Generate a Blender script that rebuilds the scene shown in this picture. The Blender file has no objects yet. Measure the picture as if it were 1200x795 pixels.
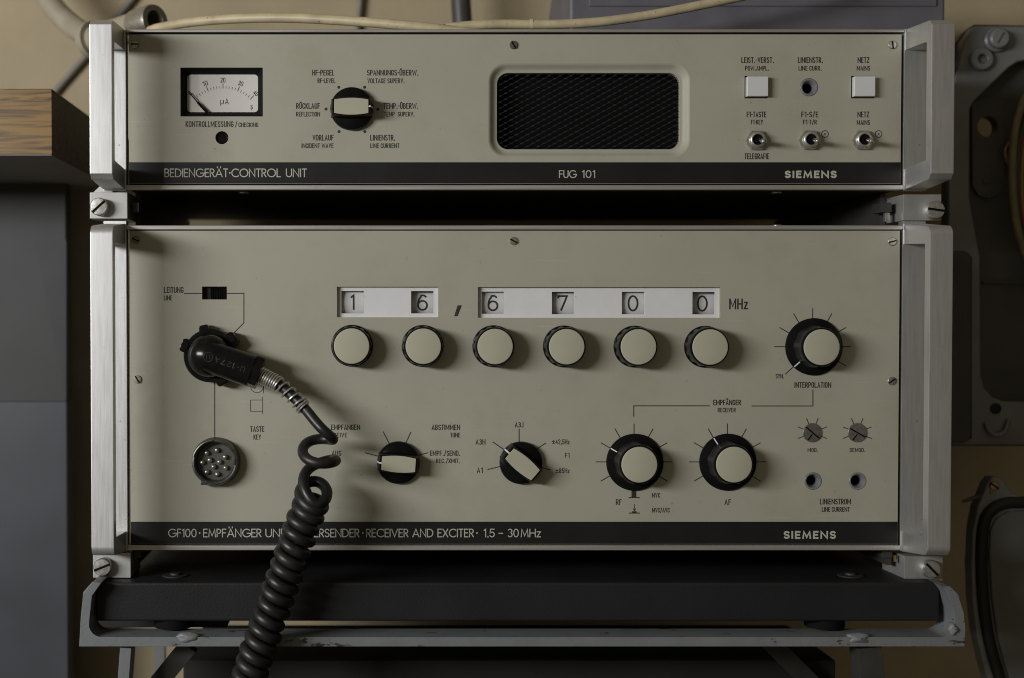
import bpy, bmesh, math, random
from mathutils import Vector, Matrix
random.seed(7)
R = math.radians
PI = math.pi
scene = bpy.context.scene
COL = scene.collection

# ------------------------------------------------------------------ scale
# everything is laid out in millimetre-like drawing units: 1 unit = 0.5 mm,
# x to the right, y downwards on the front panels, d out of the panels to the room.
U = 0.0005
CX, CY, DIST = 440.0, 380.0, 1600.0
Z0 = 1.2
TILT = 0.021
FPX = 1600.0
PPX, PPY = 440.0, 380.0 + 1600.0 * math.tan(0.021)


def W(x, y, d):
    return Vector(((x - CX) * U, -d * U, (CY - y) * U + Z0))


def F(px, py, d=0.0):
    """position on the plane d in drawing units for a spot measured in the photograph"""
    xr = (px - PPX) / FPX
    yu = (PPY - py) / FPX
    fw = math.cos(TILT) + yu * math.sin(TILT)
    up = -math.sin(TILT) + yu * math.cos(TILT)
    s = (DIST - d) / fw
    return (CX + xr * s, CY - up * s)


def F3(px, py, d):
    a, b = F(px, py, d)
    return (a, b, d)


# ------------------------------------------------------------------ camera
cam_d = bpy.data.cameras.new("camera")
cam = bpy.data.objects.new("camera", cam_d)
COL.objects.link(cam)
scene.camera = cam
cam.location = W(CX, CY, DIST)
cam.rotation_euler = (R(90) - TILT, 0, 0)
cam_d.sensor_width = 36.0
cam_d.lens = FPX / 1200.0 * 36.0
cam_d.shift_x = (600 - PPX) / 1200.0
cam_d.shift_y = (PPY - 397.5) / 1200.0
cam_d.clip_start = 0.02
cam_d.clip_end = 50
cam_d.dof.use_dof = True
cam_d.dof.focus_distance = DIST * U - 0.004
cam_d.dof.aperture_fstop = 5.6

# ------------------------------------------------------------------ world and light
world = bpy.data.worlds.new("World")
scene.world = world
world.use_nodes = True
wb = world.node_tree.nodes["Background"]
# dim room: brighter towards the window side and the ceiling, darker to the right and the floor
wnt = world.node_tree
wtc = wnt.nodes.new('ShaderNodeTexCoord')
wdot = wnt.nodes.new('ShaderNodeVectorMath')
wdot.operation = 'DOT_PRODUCT'
wdot.inputs[1].default_value = (-0.62, -0.25, 0.38)
wnt.links.new(wtc.outputs['Generated'], wdot.inputs[0])
wmr = wnt.nodes.new('ShaderNodeMapRange')
wmr.inputs[1].default_value = -0.6
wmr.inputs[2].default_value = 0.75
wmr.inputs[3].default_value = 0.008
wmr.inputs[4].default_value = 0.185
wnt.links.new(wdot.outputs['Value'], wmr.inputs[0])
wb.inputs[0].default_value = (1.0, 0.87, 0.62, 1)
wnt.links.new(wmr.outputs[0], wb.inputs[1])

key_d = bpy.data.lights.new("window_light", 'AREA')
key = bpy.data.objects.new("window_light", key_d)
COL.objects.link(key)
key_d.shape = 'RECTANGLE'
key_d.size = 0.72
key_d.size_y = 0.19
key_d.energy = 17.6
key_d.color = (0.97, 0.985, 1.0)
target = W(520, 380, 0)
LDIR = Vector((-0.744, -0.647, 0.162)).normalized()
key.location = target + LDIR * 1.5
key.rotation_euler = (target - key.location).to_track_quat('-Z', 'Y').to_euler()

scene.view_settings.view_transform = 'Standard'
scene.view_settings.look = 'None'
scene.view_settings.exposure = 0
scene.view_settings.gamma = 1
scene.cycles.filter_width = 1.0

# ------------------------------------------------------------------ materials
def nod(nt, kind, **kw):
    n = nt.nodes.new(kind)
    for k, v in kw.items():
        setattr(n, k, v)
    return n


def mat(name, col, rough=0.5, metal=0.0, var=0.06, vscale=40.0, stretch=(1, 1, 1), bump=0.0, bscale=900.0,
        rvar=0.08, spec=0.5, coat=0.0, bstretch=None, specks=0.0, speck_col=(0.1, 0.09, 0.07), detail=4, wear=0.0):
    m = bpy.data.materials.new(name)
    m.use_nodes = True
    nt = m.node_tree
    b = nt.nodes["Principled BSDF"]
    tc = nod(nt, 'ShaderNodeTexCoord')
    mp = nod(nt, 'ShaderNodeMapping')
    mp.inputs['Scale'].default_value = stretch
    nt.links.new(tc.outputs['Object'], mp.inputs[0])
    nz = nod(nt, 'ShaderNodeTexNoise')
    nz.inputs['Scale'].default_value = vscale
    nz.inputs['Detail'].default_value = detail
    nt.links.new(mp.outputs[0], nz.inputs['Vector'])
    mx = nod(nt, 'ShaderNodeMix', data_type='RGBA')
    mx.inputs[6].default_value = (*[c * (1 - var) for c in col], 1)
    mx.inputs[7].default_value = (*[min(1, c * (1 + var)) for c in col], 1)
    mr = nod(nt, 'ShaderNodeMapRange')
    mr.inputs[1].default_value = 0.3
    mr.inputs[2].default_value = 0.7
    nt.links.new(nz.outputs['Fac'], mr.inputs[0])
    nt.links.new(mr.outputs[0], mx.inputs[0])
    out = mx.outputs[2]
    if specks > 0:
        n2 = nod(nt, 'ShaderNodeTexNoise')
        n2.inputs['Scale'].default_value = 420
        n2.inputs['Detail'].default_value = 3
        nt.links.new(tc.outputs['Object'], n2.inputs['Vector'])
        m2 = nod(nt, 'ShaderNodeMapRange')
        m2.inputs[1].default_value = 0.73 - 0.1 * specks
        m2.inputs[2].default_value = 0.80 - 0.1 * specks
        nt.links.new(n2.outputs['Fac'], m2.inputs[0])
        x2 = nod(nt, 'ShaderNodeMix', data_type='RGBA')
        nt.links.new(m2.outputs[0], x2.inputs[0])
        nt.links.new(out, x2.inputs[6])
        x2.inputs[7].default_value = (*speck_col, 1)
        out = x2.outputs[2]
    if wear > 0:
        # old smudges and fine rubbed scratches in the paint
        n3 = nod(nt, 'ShaderNodeTexNoise')
        n3.inputs['Scale'].default_value = 22
        n3.inputs['Detail'].default_value = 9
        n3.inputs['Roughness'].default_value = 0.68
        nt.links.new(tc.outputs['Object'], n3.inputs['Vector'])
        m3 = nod(nt, 'ShaderNodeMapRange')
        m3.inputs[1].default_value = 0.5
        m3.inputs[2].default_value = 0.78
        m3.inputs[4].default_value = wear
        nt.links.new(n3.outputs['Fac'], m3.inputs[0])
        x3 = nod(nt, 'ShaderNodeMix', data_type='RGBA')
        nt.links.new(m3.outputs[0], x3.inputs[0])
        nt.links.new(out, x3.inputs[6])
        x3.inputs[7].default_value = (col[0] * 0.62, col[1] * 0.58, col[2] * 0.45, 1)
        out = x3.outputs[2]
        for ang, sc_ in ((0.6, 900), (-0.35, 700)):
            mp4 = nod(nt, 'ShaderNodeMapping')
            mp4.inputs['Rotation'].default_value = (0, ang, 0)
            mp4.inputs['Scale'].default_value = (0.03, 1, 1)
            nt.links.new(tc.outputs['Object'], mp4.inputs[0])
            n4 = nod(nt, 'ShaderNodeTexNoise')
            n4.inputs['Scale'].default_value = sc_
            n4.inputs['Detail'].default_value = 1
            nt.links.new(mp4.outputs[0], n4.inputs['Vector'])
            m4 = nod(nt, 'ShaderNodeMapRange')
            m4.inputs[1].default_value = 0.755
            m4.inputs[2].default_value = 0.80
            m4.inputs[4].default_value = 0.3
            nt.links.new(n4.outputs['Fac'], m4.inputs[0])
            x4 = nod(nt, 'ShaderNodeMix', data_type='RGBA')
            nt.links.new(m4.outputs[0], x4.inputs[0])
            nt.links.new(out, x4.inputs[6])
            x4.inputs[7].default_value = (min(1, col[0] * 1.35), min(1, col[1] * 1.35), min(1, col[2] * 1.4), 1)
            out = x4.outputs[2]
    nt.links.new(out, b.inputs['Base Color'])
    r2 = nod(nt, 'ShaderNodeMapRange')
    r2.inputs[3].default_value = max(0.02, rough - rvar)
    r2.inputs[4].default_value = min(1, rough + rvar)
    nt.links.new(nz.outputs['Fac'], r2.inputs[0])
    nt.links.new(r2.outputs[0], b.inputs['Roughness'])
    b.inputs['Metallic'].default_value = metal
    b.inputs['Specular IOR Level'].default_value = spec
    if coat:
        b.inputs['Coat Weight'].default_value = coat
        b.inputs['Coat Roughness'].default_value = 0.08
    if bump > 0:
        mb = nod(nt, 'ShaderNodeMapping')
        mb.inputs['Scale'].default_value = bstretch or stretch
        nt.links.new(tc.outputs['Object'], mb.inputs[0])
        nb = nod(nt, 'ShaderNodeTexNoise')
        nb.inputs['Scale'].default_value = bscale
        nb.inputs['Detail'].default_value = 4
        nt.links.new(mb.outputs[0], nb.inputs['Vector'])
        bp = nod(nt, 'ShaderNodeBump')
        bp.inputs['Strength'].default_value = bump
        bp.inputs['Distance'].default_value = 0.0004
        nt.links.new(nb.outputs['Fac'], bp.inputs['Height'])
        nt.links.new(bp.outputs[0], b.inputs['Normal'])
    return m


MT = {}
MT['panel'] = mat('pebble_grey_paint', (0.380, 0.366, 0.290), 0.5, var=0.04, vscale=14, bump=0.05, bscale=2500, specks=0.06,
                  speck_col=(0.25, 0.23, 0.17), spec=0.35, wear=0.28)
MT['cap'] = mat('beige_plastic', (0.42, 0.405, 0.305), 0.42, var=0.03, vscale=60, bump=0.03, bscale=3000)
MT['strip'] = mat('black_strip_paint', (0.009, 0.009, 0.0095), 0.45, var=0.15, vscale=30, spec=0.4)
MT['alu_v'] = mat('brushed_aluminium_upright', (0.68, 0.675, 0.665), 0.45, metal=0.86, var=0.06, vscale=90, stretch=(14, 14, 0.5),
                  bump=0.06, bscale=260, bstretch=(12, 12, 0.35), specks=0.25, speck_col=(0.4, 0.38, 0.35))
MT['alu_h'] = mat('brushed_aluminium_rail', (0.54, 0.52, 0.485), 0.42, metal=0.75, var=0.10, vscale=60, stretch=(0.3, 14, 14),
                  bump=0.1, bscale=260, bstretch=(0.3, 12, 12), specks=0.2, speck_col=(0.35, 0.33, 0.3))
MT['steel'] = mat('nickel_steel', (0.60, 0.58, 0.54), 0.33, metal=0.85, var=0.16, vscale=500, bump=0.08, bscale=1500)
MT['chrome'] = mat('worn_chrome', (0.55, 0.53, 0.50), 0.2, metal=1.0, var=0.2, vscale=700)
MT['collar'] = mat('polished_collar', (0.66, 0.65, 0.62), 0.3, metal=0.85, var=0.1, vscale=700)
MT['nut'] = mat('bright_nickel_nut', (0.58, 0.57, 0.54), 0.24, metal=0.92, var=0.12, vscale=700)
MT['bezel'] = mat('matt_black_bezel', (0.008, 0.008, 0.008), 0.6, spec=0.06)
MT['screw'] = mat('tarnished_screw_steel', (0.47, 0.44, 0.38), 0.36, metal=0.85, var=0.2, vscale=900, bump=0.1, bscale=2500)
MT['dark_screw'] = mat('darkened_screw_steel', (0.2, 0.19, 0.165), 0.4, metal=0.75, var=0.25, vscale=900)
MT['slot'] = mat('matt_black', (0.006, 0.006, 0.006), 0.8, spec=0.1)
MT['plastic'] = mat('black_plastic', (0.007, 0.007, 0.007), 0.27, var=0.2, vscale=200, bump=0.03, bscale=2500, spec=0.1, rvar=0.04)
MT['grip'] = mat('black_fluted_plastic', (0.022, 0.021, 0.020), 0.36, var=0.25, vscale=300, spec=0.5)
MT['loom'] = mat('dull_tan_sheath', (0.22, 0.175, 0.10), 0.5, var=0.15, vscale=90)
MT['bakelite'] = mat('black_bakelite', (0.006, 0.0057, 0.0055), 0.2, var=0.3, vscale=200, bump=0.05, bscale=1200, spec=0.26, rvar=0.04)
MT['rubber'] = mat('black_rubber', (0.012, 0.0115, 0.011), 0.42, var=0.35, vscale=120, bump=0.12, bscale=1400, rvar=0.14, specks=0.3, speck_col=(0.035, 0.033, 0.029))
MT['case'] = mat('dark_case_sheet', (0.012, 0.0105, 0.009), 0.75, var=0.3, vscale=20)
MT['ink'] = mat('black_ink', (0.022, 0.021, 0.019), 0.6, var=0.25, vscale=800)
MT['pale_ink'] = mat('pale_ink', (0.47, 0.455, 0.375), 0.6, var=0.1, vscale=800)
MT['white'] = mat('white_plate', (0.70, 0.685, 0.69), 0.5, var=0.03, vscale=80, specks=0.05, speck_col=(0.35, 0.3, 0.25))
MT['drum'] = mat('number_drum_white', (0.56, 0.555, 0.545), 0.5, var=0.03, vscale=80)
MT['dial'] = mat('meter_dial_paper', (0.66, 0.63, 0.58), 0.6, var=0.04, vscale=60)
MT['button'] = mat('white_translucent_plastic', (0.64, 0.64, 0.635), 0.3, var=0.02, vscale=60)
MT['jack'] = mat('grey_jack_metal', (0.36, 0.36, 0.39), 0.4, metal=0.6, var=0.1, vscale=400)
MT['trimmer'] = mat('dark_trimmer_metal', (0.22, 0.21, 0.19), 0.38, metal=0.7, var=0.2, vscale=600)
MT['gunmetal'] = mat('grey_connector_metal', (0.11, 0.105, 0.095), 0.38, metal=0.75, var=0.25, vscale=400, bump=0.05)
MT['socket'] = mat('connector_insulator', (0.075, 0.074, 0.062), 0.5, var=0.2, vscale=300)
MT['mesh'] = mat('speaker_mesh_black', (0.03, 0.031, 0.034), 0.42, metal=0.3, var=0.2, vscale=300)
MT['plinth'] = mat('charcoal_crackle_paint', (0.0165, 0.016, 0.0175), 0.5, var=0.12, vscale=25, bump=0.35, bscale=900, spec=0.25)
MT['bracket'] = mat('cast_aluminium_block', (0.44, 0.435, 0.42), 0.5, metal=0.65, var=0.07, vscale=120, bump=0.1, bscale=1500)
MT['dark_metal'] = mat('dark_rack_metal', (0.05, 0.047, 0.043), 0.55, metal=0.3, var=0.2, vscale=60)
MT['yellow_cable'] = mat('aged_cream_cable', (0.50, 0.42, 0.26), 0.45, var=0.16, vscale=90, bump=0.12, bscale=500, specks=0.5,
                         speck_col=(0.2, 0.15, 0.08))
MT['conduit'] = mat('painted_conduit', (0.34, 0.30, 0.22), 0.4, var=0.12, vscale=60, bump=0.1, bscale=300)
MT['grey_cable'] = mat('grey_cable_sheath', (0.22, 0.205, 0.175), 0.5, var=0.1, vscale=80)
MT['dark_pipe'] = mat('dark_pipe_paint', (0.06, 0.055, 0.05), 0.45, var=0.15, vscale=60)
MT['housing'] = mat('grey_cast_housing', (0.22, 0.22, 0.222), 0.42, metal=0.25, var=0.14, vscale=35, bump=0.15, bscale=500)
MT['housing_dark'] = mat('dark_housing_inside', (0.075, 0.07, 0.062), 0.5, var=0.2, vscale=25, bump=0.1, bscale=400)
MT['gasket'] = mat('black_gasket_rubber', (0.010, 0.009, 0.008), 0.6, var=0.3, vscale=60)
MT['door'] = mat('grey_door_panel', (0.13, 0.127, 0.117), 0.5, var=0.1, vscale=20, bump=0.1, bscale=500)
MT['brass'] = mat('brass', (0.45, 0.33, 0.14), 0.35, metal=0.9, var=0.2, vscale=300)
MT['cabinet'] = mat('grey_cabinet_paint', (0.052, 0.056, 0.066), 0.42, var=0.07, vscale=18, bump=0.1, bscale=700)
MT['cabinet_dark'] = mat('dark_cabinet_grey', (0.034, 0.033, 0.033), 0.55, var=0.08, vscale=15)  # darker grey of the recessed upper cabinet panel
MT['underside'] = mat('grey_underside_laminate', (0.24, 0.235, 0.23), 0.55, var=0.05, vscale=20)
MT['crate'] = mat('blue_grey_hammer_paint', (0.135, 0.13, 0.145), 0.42, var=0.1, vscale=40, bump=0.25, bscale=260)
MT['tape'] = mat('cable_tie_cream', (0.62, 0.54, 0.36), 0.5)


def wood_mat(name, dark, light):
    m = bpy.data.materials.new(name)
    m.use_nodes = True
    nt = m.node_tree
    b = nt.nodes["Principled BSDF"]
    tc = nod(nt, 'ShaderNodeTexCoord')
    mp = nod(nt, 'ShaderNodeMapping')
    mp.inputs['Scale'].default_value = (0.42, 1.0, 7.5)
    nt.links.new(tc.outputs['Object'], mp.inputs[0])
    n1 = nod(nt, 'ShaderNodeTexNoise')
    n1.inputs['Scale'].default_value = 45
    n1.inputs['Detail'].default_value = 8
    n1.inputs['Distortion'].default_value = 1.2
    nt.links.new(mp.outputs[0], n1.inputs['Vector'])
    cr = nod(nt, 'ShaderNodeValToRGB')
    cr.color_ramp.elements[0].position = 0.36
    cr.color_ramp.elements[0].color = (*dark, 1)
    cr.color_ramp.elements[1].position = 0.56
    cr.color_ramp.elements[1].color = (*light, 1)
    nt.links.new(n1.outputs['Fac'], cr.inputs[0])
    nt.links.new(cr.outputs[0], b.inputs['Base Color'])
    b.inputs['Roughness'].default_value = 0.38
    bp = nod(nt, 'ShaderNodeBump')
    bp.inputs['Strength'].default_value = 0.15
    bp.inputs['Distance'].default_value = 0.0005
    nt.links.new(n1.outputs['Fac'], bp.inputs['Height'])
    nt.links.new(bp.outputs[0], b.inputs['Normal'])
    return m


MT['wood'] = wood_mat('brown_wood_veneer', (0.060, 0.029, 0.007), (0.235, 0.132, 0.028))
MT['chipboard'] = mat('dark_edge_of_board', (0.13, 0.105, 0.065), 0.7, var=0.45, vscale=250, bump=0.4, bscale=700)


def wall_mat():
    m = mat('yellowed_plaster', (0.40, 0.325, 0.205), 0.75, var=0.16, vscale=9, bump=0.9, bscale=70, specks=0.15, speck_col=(0.25, 0.19, 0.10), detail=8)
    return m


MT['wall'] = wall_mat()


def chipped_paint():
    m = bpy.data.materials.new('chipped_grey_paint')
    m.use_nodes = True
    nt = m.node_tree
    b = nt.nodes["Principled BSDF"]
    tc = nod(nt, 'ShaderNodeTexCoord')
    n1 = nod(nt, 'ShaderNodeTexNoise')
    n1.inputs['Scale'].default_value = 130
    n1.inputs['Detail'].default_value = 6
    n1.inputs['Roughness'].default_value = 0.65
    mp = nod(nt, 'ShaderNodeMapping')
    mp.inputs['Scale'].default_value = (0.55, 1, 1.6)
    nt.links.new(tc.outputs['Object'], mp.inputs[0])
    nt.links.new(mp.outputs[0], n1.inputs['Vector'])
    r1 = nod(nt, 'ShaderNodeMapRange')
    r1.inputs[1].default_value = 0.615
    r1.inputs[2].default_value = 0.65
    nt.links.new(n1.outputs['Fac'], r1.inputs[0])
    n2 = nod(nt, 'ShaderNodeTexNoise')
    n2.inputs['Scale'].default_value = 60
    nt.links.new(tc.outputs['Object'], n2.inputs['Vector'])
    rust = nod(nt, 'ShaderNodeMix', data_type='RGBA')
    rust.inputs[6].default_value = (0.025, 0.022, 0.02, 1)
    rust.inputs[7].default_value = (0.13, 0.06, 0.022, 1)
    r3 = nod(nt, 'ShaderNodeMapRange')
    r3.inputs[1].default_value = 0.45
    r3.inputs[2].default_value = 0.6
    nt.links.new(n2.outputs['Fac'], r3.inputs[0])
    nt.links.new(r3.outputs[0], rust.inputs[0])
    paint = nod(nt, 'ShaderNodeMix', data_type='RGBA')
    paint.inputs[6].default_value = (0.14, 0.148, 0.155, 1)
    paint.inputs[7].default_value = (0.20, 0.208, 0.215, 1)
    nt.links.new(n2.outputs['Fac'], paint.inputs[0])
    mx = nod(nt, 'ShaderNodeMix', data_type='RGBA')
    nt.links.new(r1.outputs[0], mx.inputs[0])
    nt.links.new(paint.outputs[2], mx.inputs[6])
    nt.links.new(rust.outputs[2], mx.inputs[7])
    nt.links.new(mx.outputs[2], b.inputs['Base Color'])
    b.inputs['Roughness'].default_value = 0.42
    n3 = nod(nt, 'ShaderNodeTexNoise')
    n3.inputs['Scale'].default_value = 350
    n3.inputs['Detail'].default_value = 5
    nt.links.new(tc.outputs['Object'], n3.inputs['Vector'])
    add = nod(nt, 'ShaderNodeMath', operation='SUBTRACT')
    nt.links.new(n3.outputs['Fac'], add.inputs[0])
    nt.links.new(r1.outputs[0], add.inputs[1])
    bp = nod(nt, 'ShaderNodeBump')
    bp.inputs['Strength'].default_value = 0.35
    bp.inputs['Distance'].default_value = 0.0005
    nt.links.new(add.outputs[0], bp.inputs['Height'])
    nt.links.new(bp.outputs[0], b.inputs['Normal'])
    return m


MT['stand'] = chipped_paint()

# ------------------------------------------------------------------ mesh building
class Shape:
    def __init__(self):
        self.bm = bmesh.new()
        self.bevelled = False

    def v(self, p):
        return self.bm.verts.new(Vector(p))

    def face(self, vs):
        try:
            return self.bm.faces.new(vs)
        except ValueError:
            return None

    def _bevel(self, faces, w, seg):
        self.bevelled = True
        es = {e for f in faces for e in f.edges}
        es = [e for e in es if len(e.link_faces) == 2 and e.calc_face_angle(0) > 0.5]
        bmesh.ops.bevel(self.bm, geom=es, offset=w, segments=seg, affect='EDGES', profile=0.6, clamp_overlap=True)

    def box(self, x0, y0, d0, x1, y1, d1, bev=0.0, seg=2):
        vs = [self.v((x, y, d)) for d in (d0, d1) for y in (y0, y1) for x in (x0, x1)]
        idx = [(0, 1, 3, 2), (4, 6, 7, 5), (0, 4, 5, 1), (2, 3, 7, 6), (0, 2, 6, 4), (1, 5, 7, 3)]
        fs = [self.face([vs[i] for i in q]) for q in idx]
        if bev:
            bmesh.ops.recalc_face_normals(self.bm, faces=fs)
            self._bevel(fs, bev, seg)
        return self

    def prism(self, poly, vec, bev=0.0, seg=2):
        """poly: 3D points, extruded along vec"""
        a = [self.v(p) for p in poly]
        vec = Vector(vec)
        b = [self.v(Vector(p) + vec) for p in poly]
        n = len(a)
        fs = [self.face(a), self.face(b)]
        for i in range(n):
            fs.append(self.face([a[i], a[(i + 1) % n], b[(i + 1) % n], b[i]]))
        if bev:
            bmesh.ops.recalc_face_normals(self.bm, faces=fs)
            self._bevel(fs, bev, seg)
        return self

    def plate(self, poly, d0, d1, bev=0.0, seg=2):
        return self.prism([(x, y, d0) for x, y in poly], (0, 0, d1 - d0), bev, seg)

    def holed(self, outer, holes, d0, d1, hole_depth=None):
        """flat plate with its front at d1, back at d0 and real openings"""
        loops = [outer] + holes
        edges = []
        rings = []
        for lp in loops:
            vs = [self.v((x, y, d1)) for x, y in lp]
            rings.append(vs)
            for i in range(len(vs)):
                edges.append(self.bm.edges.new((vs[i], vs[(i + 1) % len(vs)])))
        bmesh.ops.triangle_fill(self.bm, use_beauty=True, use_dissolve=False, edges=edges)
        for k, vs in enumerate(rings):
            dd = d0
            if k > 0 and hole_depth and hole_depth[k - 1] is not None:
                dd = hole_depth[k - 1]
            if dd == d1:
                continue
            bs = [self.v((v.co.x, v.co.y, dd)) for v in vs]
            for i in range(len(vs)):
                j = (i + 1) % len(vs)
                self.face([vs[i], vs[j], bs[j], bs[i]])
        return self

    def lathe(self, cx, cy, prof, n=48, start=0.0):
        rings = []
        for r, d in prof:
            if r <= 1e-6:
                rings.append([self.v((cx, cy, d))])
            else:
                rings.append([self.v((cx + r * math.cos(start + 2 * PI * i / n), cy + r * math.sin(start + 2 * PI * i / n), d))
                              for i in range(n)])
        for a, b in zip(rings, rings[1:]):
            for i in range(n):
                j = (i + 1) % n
                if len(a) == 1 and len(b) == 1:
                    continue
                if len(a) == 1:
                    self.face([a[0], b[i], b[j]])
                elif len(b) == 1:
                    self.face([a[i], b[0], a[j]])
                else:
                    self.face([a[i], a[j], b[j], b[i]])
        return self

    def loft(self, loops, close_last=False):
        rings = [[self.v(p) for p in lp] for lp in loops]
        for a, b in zip(rings, rings[1:]):
            n = len(a)
            for i in range(n):
                self.face([a[i], a[(i + 1) % n], b[(i + 1) % n], b[i]])
        if close_last:
            self.face(rings[-1])
        return self

    def tube(self, pts, r, n=12, caps=True, closed=False):
        pts = [Vector(p) for p in pts]
        m = len(pts)
        rad = r if callable(r) else (lambda t: r)
        tang = []
        for i in range(m):
            if closed:
                t = pts[(i + 1) % m] - pts[i - 1]
            else:
                t = pts[min(i + 1, m - 1)] - pts[max(i - 1, 0)]
            tang.append(t.normalized())
        nrm = tang[0].orthogonal().normalized()
        rings = []
        for i in range(m):
            nrm = (nrm - tang[i] * nrm.dot(tang[i]))
            if nrm.length < 1e-6:
                nrm = tang[i].orthogonal()
            nrm.normalize()
            bn = tang[i].cross(nrm)
            rr = rad(i / max(1, m - 1))
            rings.append([self.v(pts[i] + (nrm * math.cos(2 * PI * k / n) + bn * math.sin(2 * PI * k / n)) * rr) for k in range(n)])
        pairs = list(zip(rings, rings[1:]))
        if closed:
            pairs.append((rings[-1], rings[0]))
        for a, b in pairs:
            for k in range(n):
                self.face([a[k], a[(k + 1) % n], b[(k + 1) % n], b[k]])
        if caps and not closed:
            self.face(rings[0])
            self.face(rings[-1])
        return self

    def ribbon(self, pts, w, d, closed=False, cap=0.0):
        """flat stroke of constant width lying at height d"""
        P = [Vector((p[0], p[1])) for p in pts]
        if closed and (P[0] - P[-1]).length < 1e-4:
            P = P[:-1]
        Q = [P[0]]
        for p in P[1:]:
            if (p - Q[-1]).length > 1e-4:
                Q.append(p)
        P = Q
        if len(P) < 2:
            return self
        if not closed and cap:
            P[0] = P[0] - (P[1] - P[0]).normalized() * cap
            P[-1] = P[-1] + (P[-1] - P[-2]).normalized() * cap
        n = len(P)
        L, Rr = [], []
        h = w / 2
        for i in range(n):
            if closed:
                a, b = P[i] - P[i - 1], P[(i + 1) % n] - P[i]
            else:
                a = P[i] - P[i - 1] if i else P[1] - P[0]
                b = P[i + 1] - P[i] if i < n - 1 else P[-1] - P[-2]
            a.normalize()
            b.normalize()
            na, nb = Vector((-a.y, a.x)), Vector((-b.y, b.x))
            mm = na + nb
            if mm.length < 1e-3:
                mm = na
            mm.normalize()
            k = min(1.0 / max(0.3, mm.dot(na)), 2.0)
            L.append(self.v((P[i].x + mm.x * h * k, P[i].y + mm.y * h * k, d)))
            Rr.append(self.v((P[i].x - mm.x * h * k, P[i].y - mm.y * h * k, d)))
        for i in range(n if closed else n - 1):
            j = (i + 1) % n
            self.face([L[i], L[j], Rr[j], Rr[i]])
        return self

    def disc(self, x, y, r, d, n=20):
        self.face([self.v((x + r * math.cos(2 * PI * i / n), y + r * math.sin(2 * PI * i / n), d)) for i in range(n)])
        return self

    def poly(self, pts, d):
        self.face([self.v((x, y, d)) for x, y in pts])
        return self


ORG = {}


def ident(o, label=None, cat=None, group=None, kind=None):
    if label:
        o['label'] = label
    if cat:
        o['category'] = cat
    if group:
        o['group'] = group
    if kind:
        o['kind'] = kind
    return o


def obj(name, s, m, parent=None, sharp=32, label=None, recalc=True):
    bm = s.bm
    for v in bm.verts:
        v.co = W(*v.co)
    if recalc:
        bmesh.ops.recalc_face_normals(bm, faces=bm.faces)
    cs = [v.co for v in bm.verts]
    lo = Vector([min(c[i] for c in cs) for i in range(3)])
    hi = Vector([max(c[i] for c in cs) for i in range(3)])
    c = (lo + hi) / 2
    for v in bm.verts:
        v.co -= c
    me = bpy.data.meshes.new(name)
    bm.to_mesh(me)
    bm.free()
    me.materials.append(m)
    me.polygons.foreach_set('use_smooth', [True] * len(me.polygons))
    me.set_sharp_from_angle(angle=R(sharp))
    o = bpy.data.objects.new(name, me)
    COL.objects.link(o)
    if s.bevelled:
        wn = o.modifiers.new('weighted_normals', 'WEIGHTED_NORMAL')
        wn.keep_sharp = True
        wn.weight = 100
    if parent is not None:
        o.parent = parent
        o.location = c - ORG[parent.name]
    else:
        o.location = c
    ORG[o.name] = c
    if label:
        o['label'] = label
    return o


def thing(name, x, y, d, label, cat, group=None):
    o = bpy.data.objects.new(name, None)
    COL.objects.link(o)
    o.empty_display_size = 0.02
    o.location = W(x, y, d)
    ORG[o.name] = W(x, y, d)
    return ident(o, label, cat, group)


def rect(x0, y0, x1, y1):
    return [(x0, y0), (x1, y0), (x1, y1), (x0, y1)]


def circle(cx, cy, r, n=40):
    return [(cx + r * math.cos(2 * PI * i / n), cy + r * math.sin(2 * PI * i / n)) for i in range(n)]


def rrect(x0, y0, x1, y1, r, n=8):
    out = []
    for cx, cy, a0 in ((x1 - r, y0 + r, -90), (x1 - r, y1 - r, 0), (x0 + r, y1 - r, 90), (x0 + r, y0 + r, 180)):
        for k in range(n + 1):
            a = R(a0 + 90 * k / n)
            out.append((cx + r * math.cos(a), cy + r * math.sin(a)))
    return out


def spline(pts, k=8):
    P = [Vector(p) for p in pts]
    P = [2 * P[0] - P[1]] + P + [2 * P[-1] - P[-2]]
    out = []
    for i in range(1, len(P) - 2):
        a, b, c, e = P[i - 1], P[i], P[i + 1], P[i + 2]
        for j in range(k):
            t = j / k
            out.append(0.5 * ((2 * b) + (c - a) * t + (2 * a - 5 * b + 4 * c - e) * t * t + (3 * b - a - 3 * c + e) * t ** 3))
    out.append(P[-2])
    return out


def FR(x0, y0, x1, y1, d=0):
    a = F(x0, y0, d)
    b = F(x1, y1, d)
    return a[0], a[1], b[0], b[1]


# ------------------------------------------------------------------ lettering: single-stroke engraving alphabets
def arcp(cx, cy, rx, ry, a0, a1, n=12):
    return [(cx + rx * math.cos(R(a0 + (a1 - a0) * i / n)), cy + ry * math.sin(R(a0 + (a1 - a0) * i / n))) for i in range(n + 1)]


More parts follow.
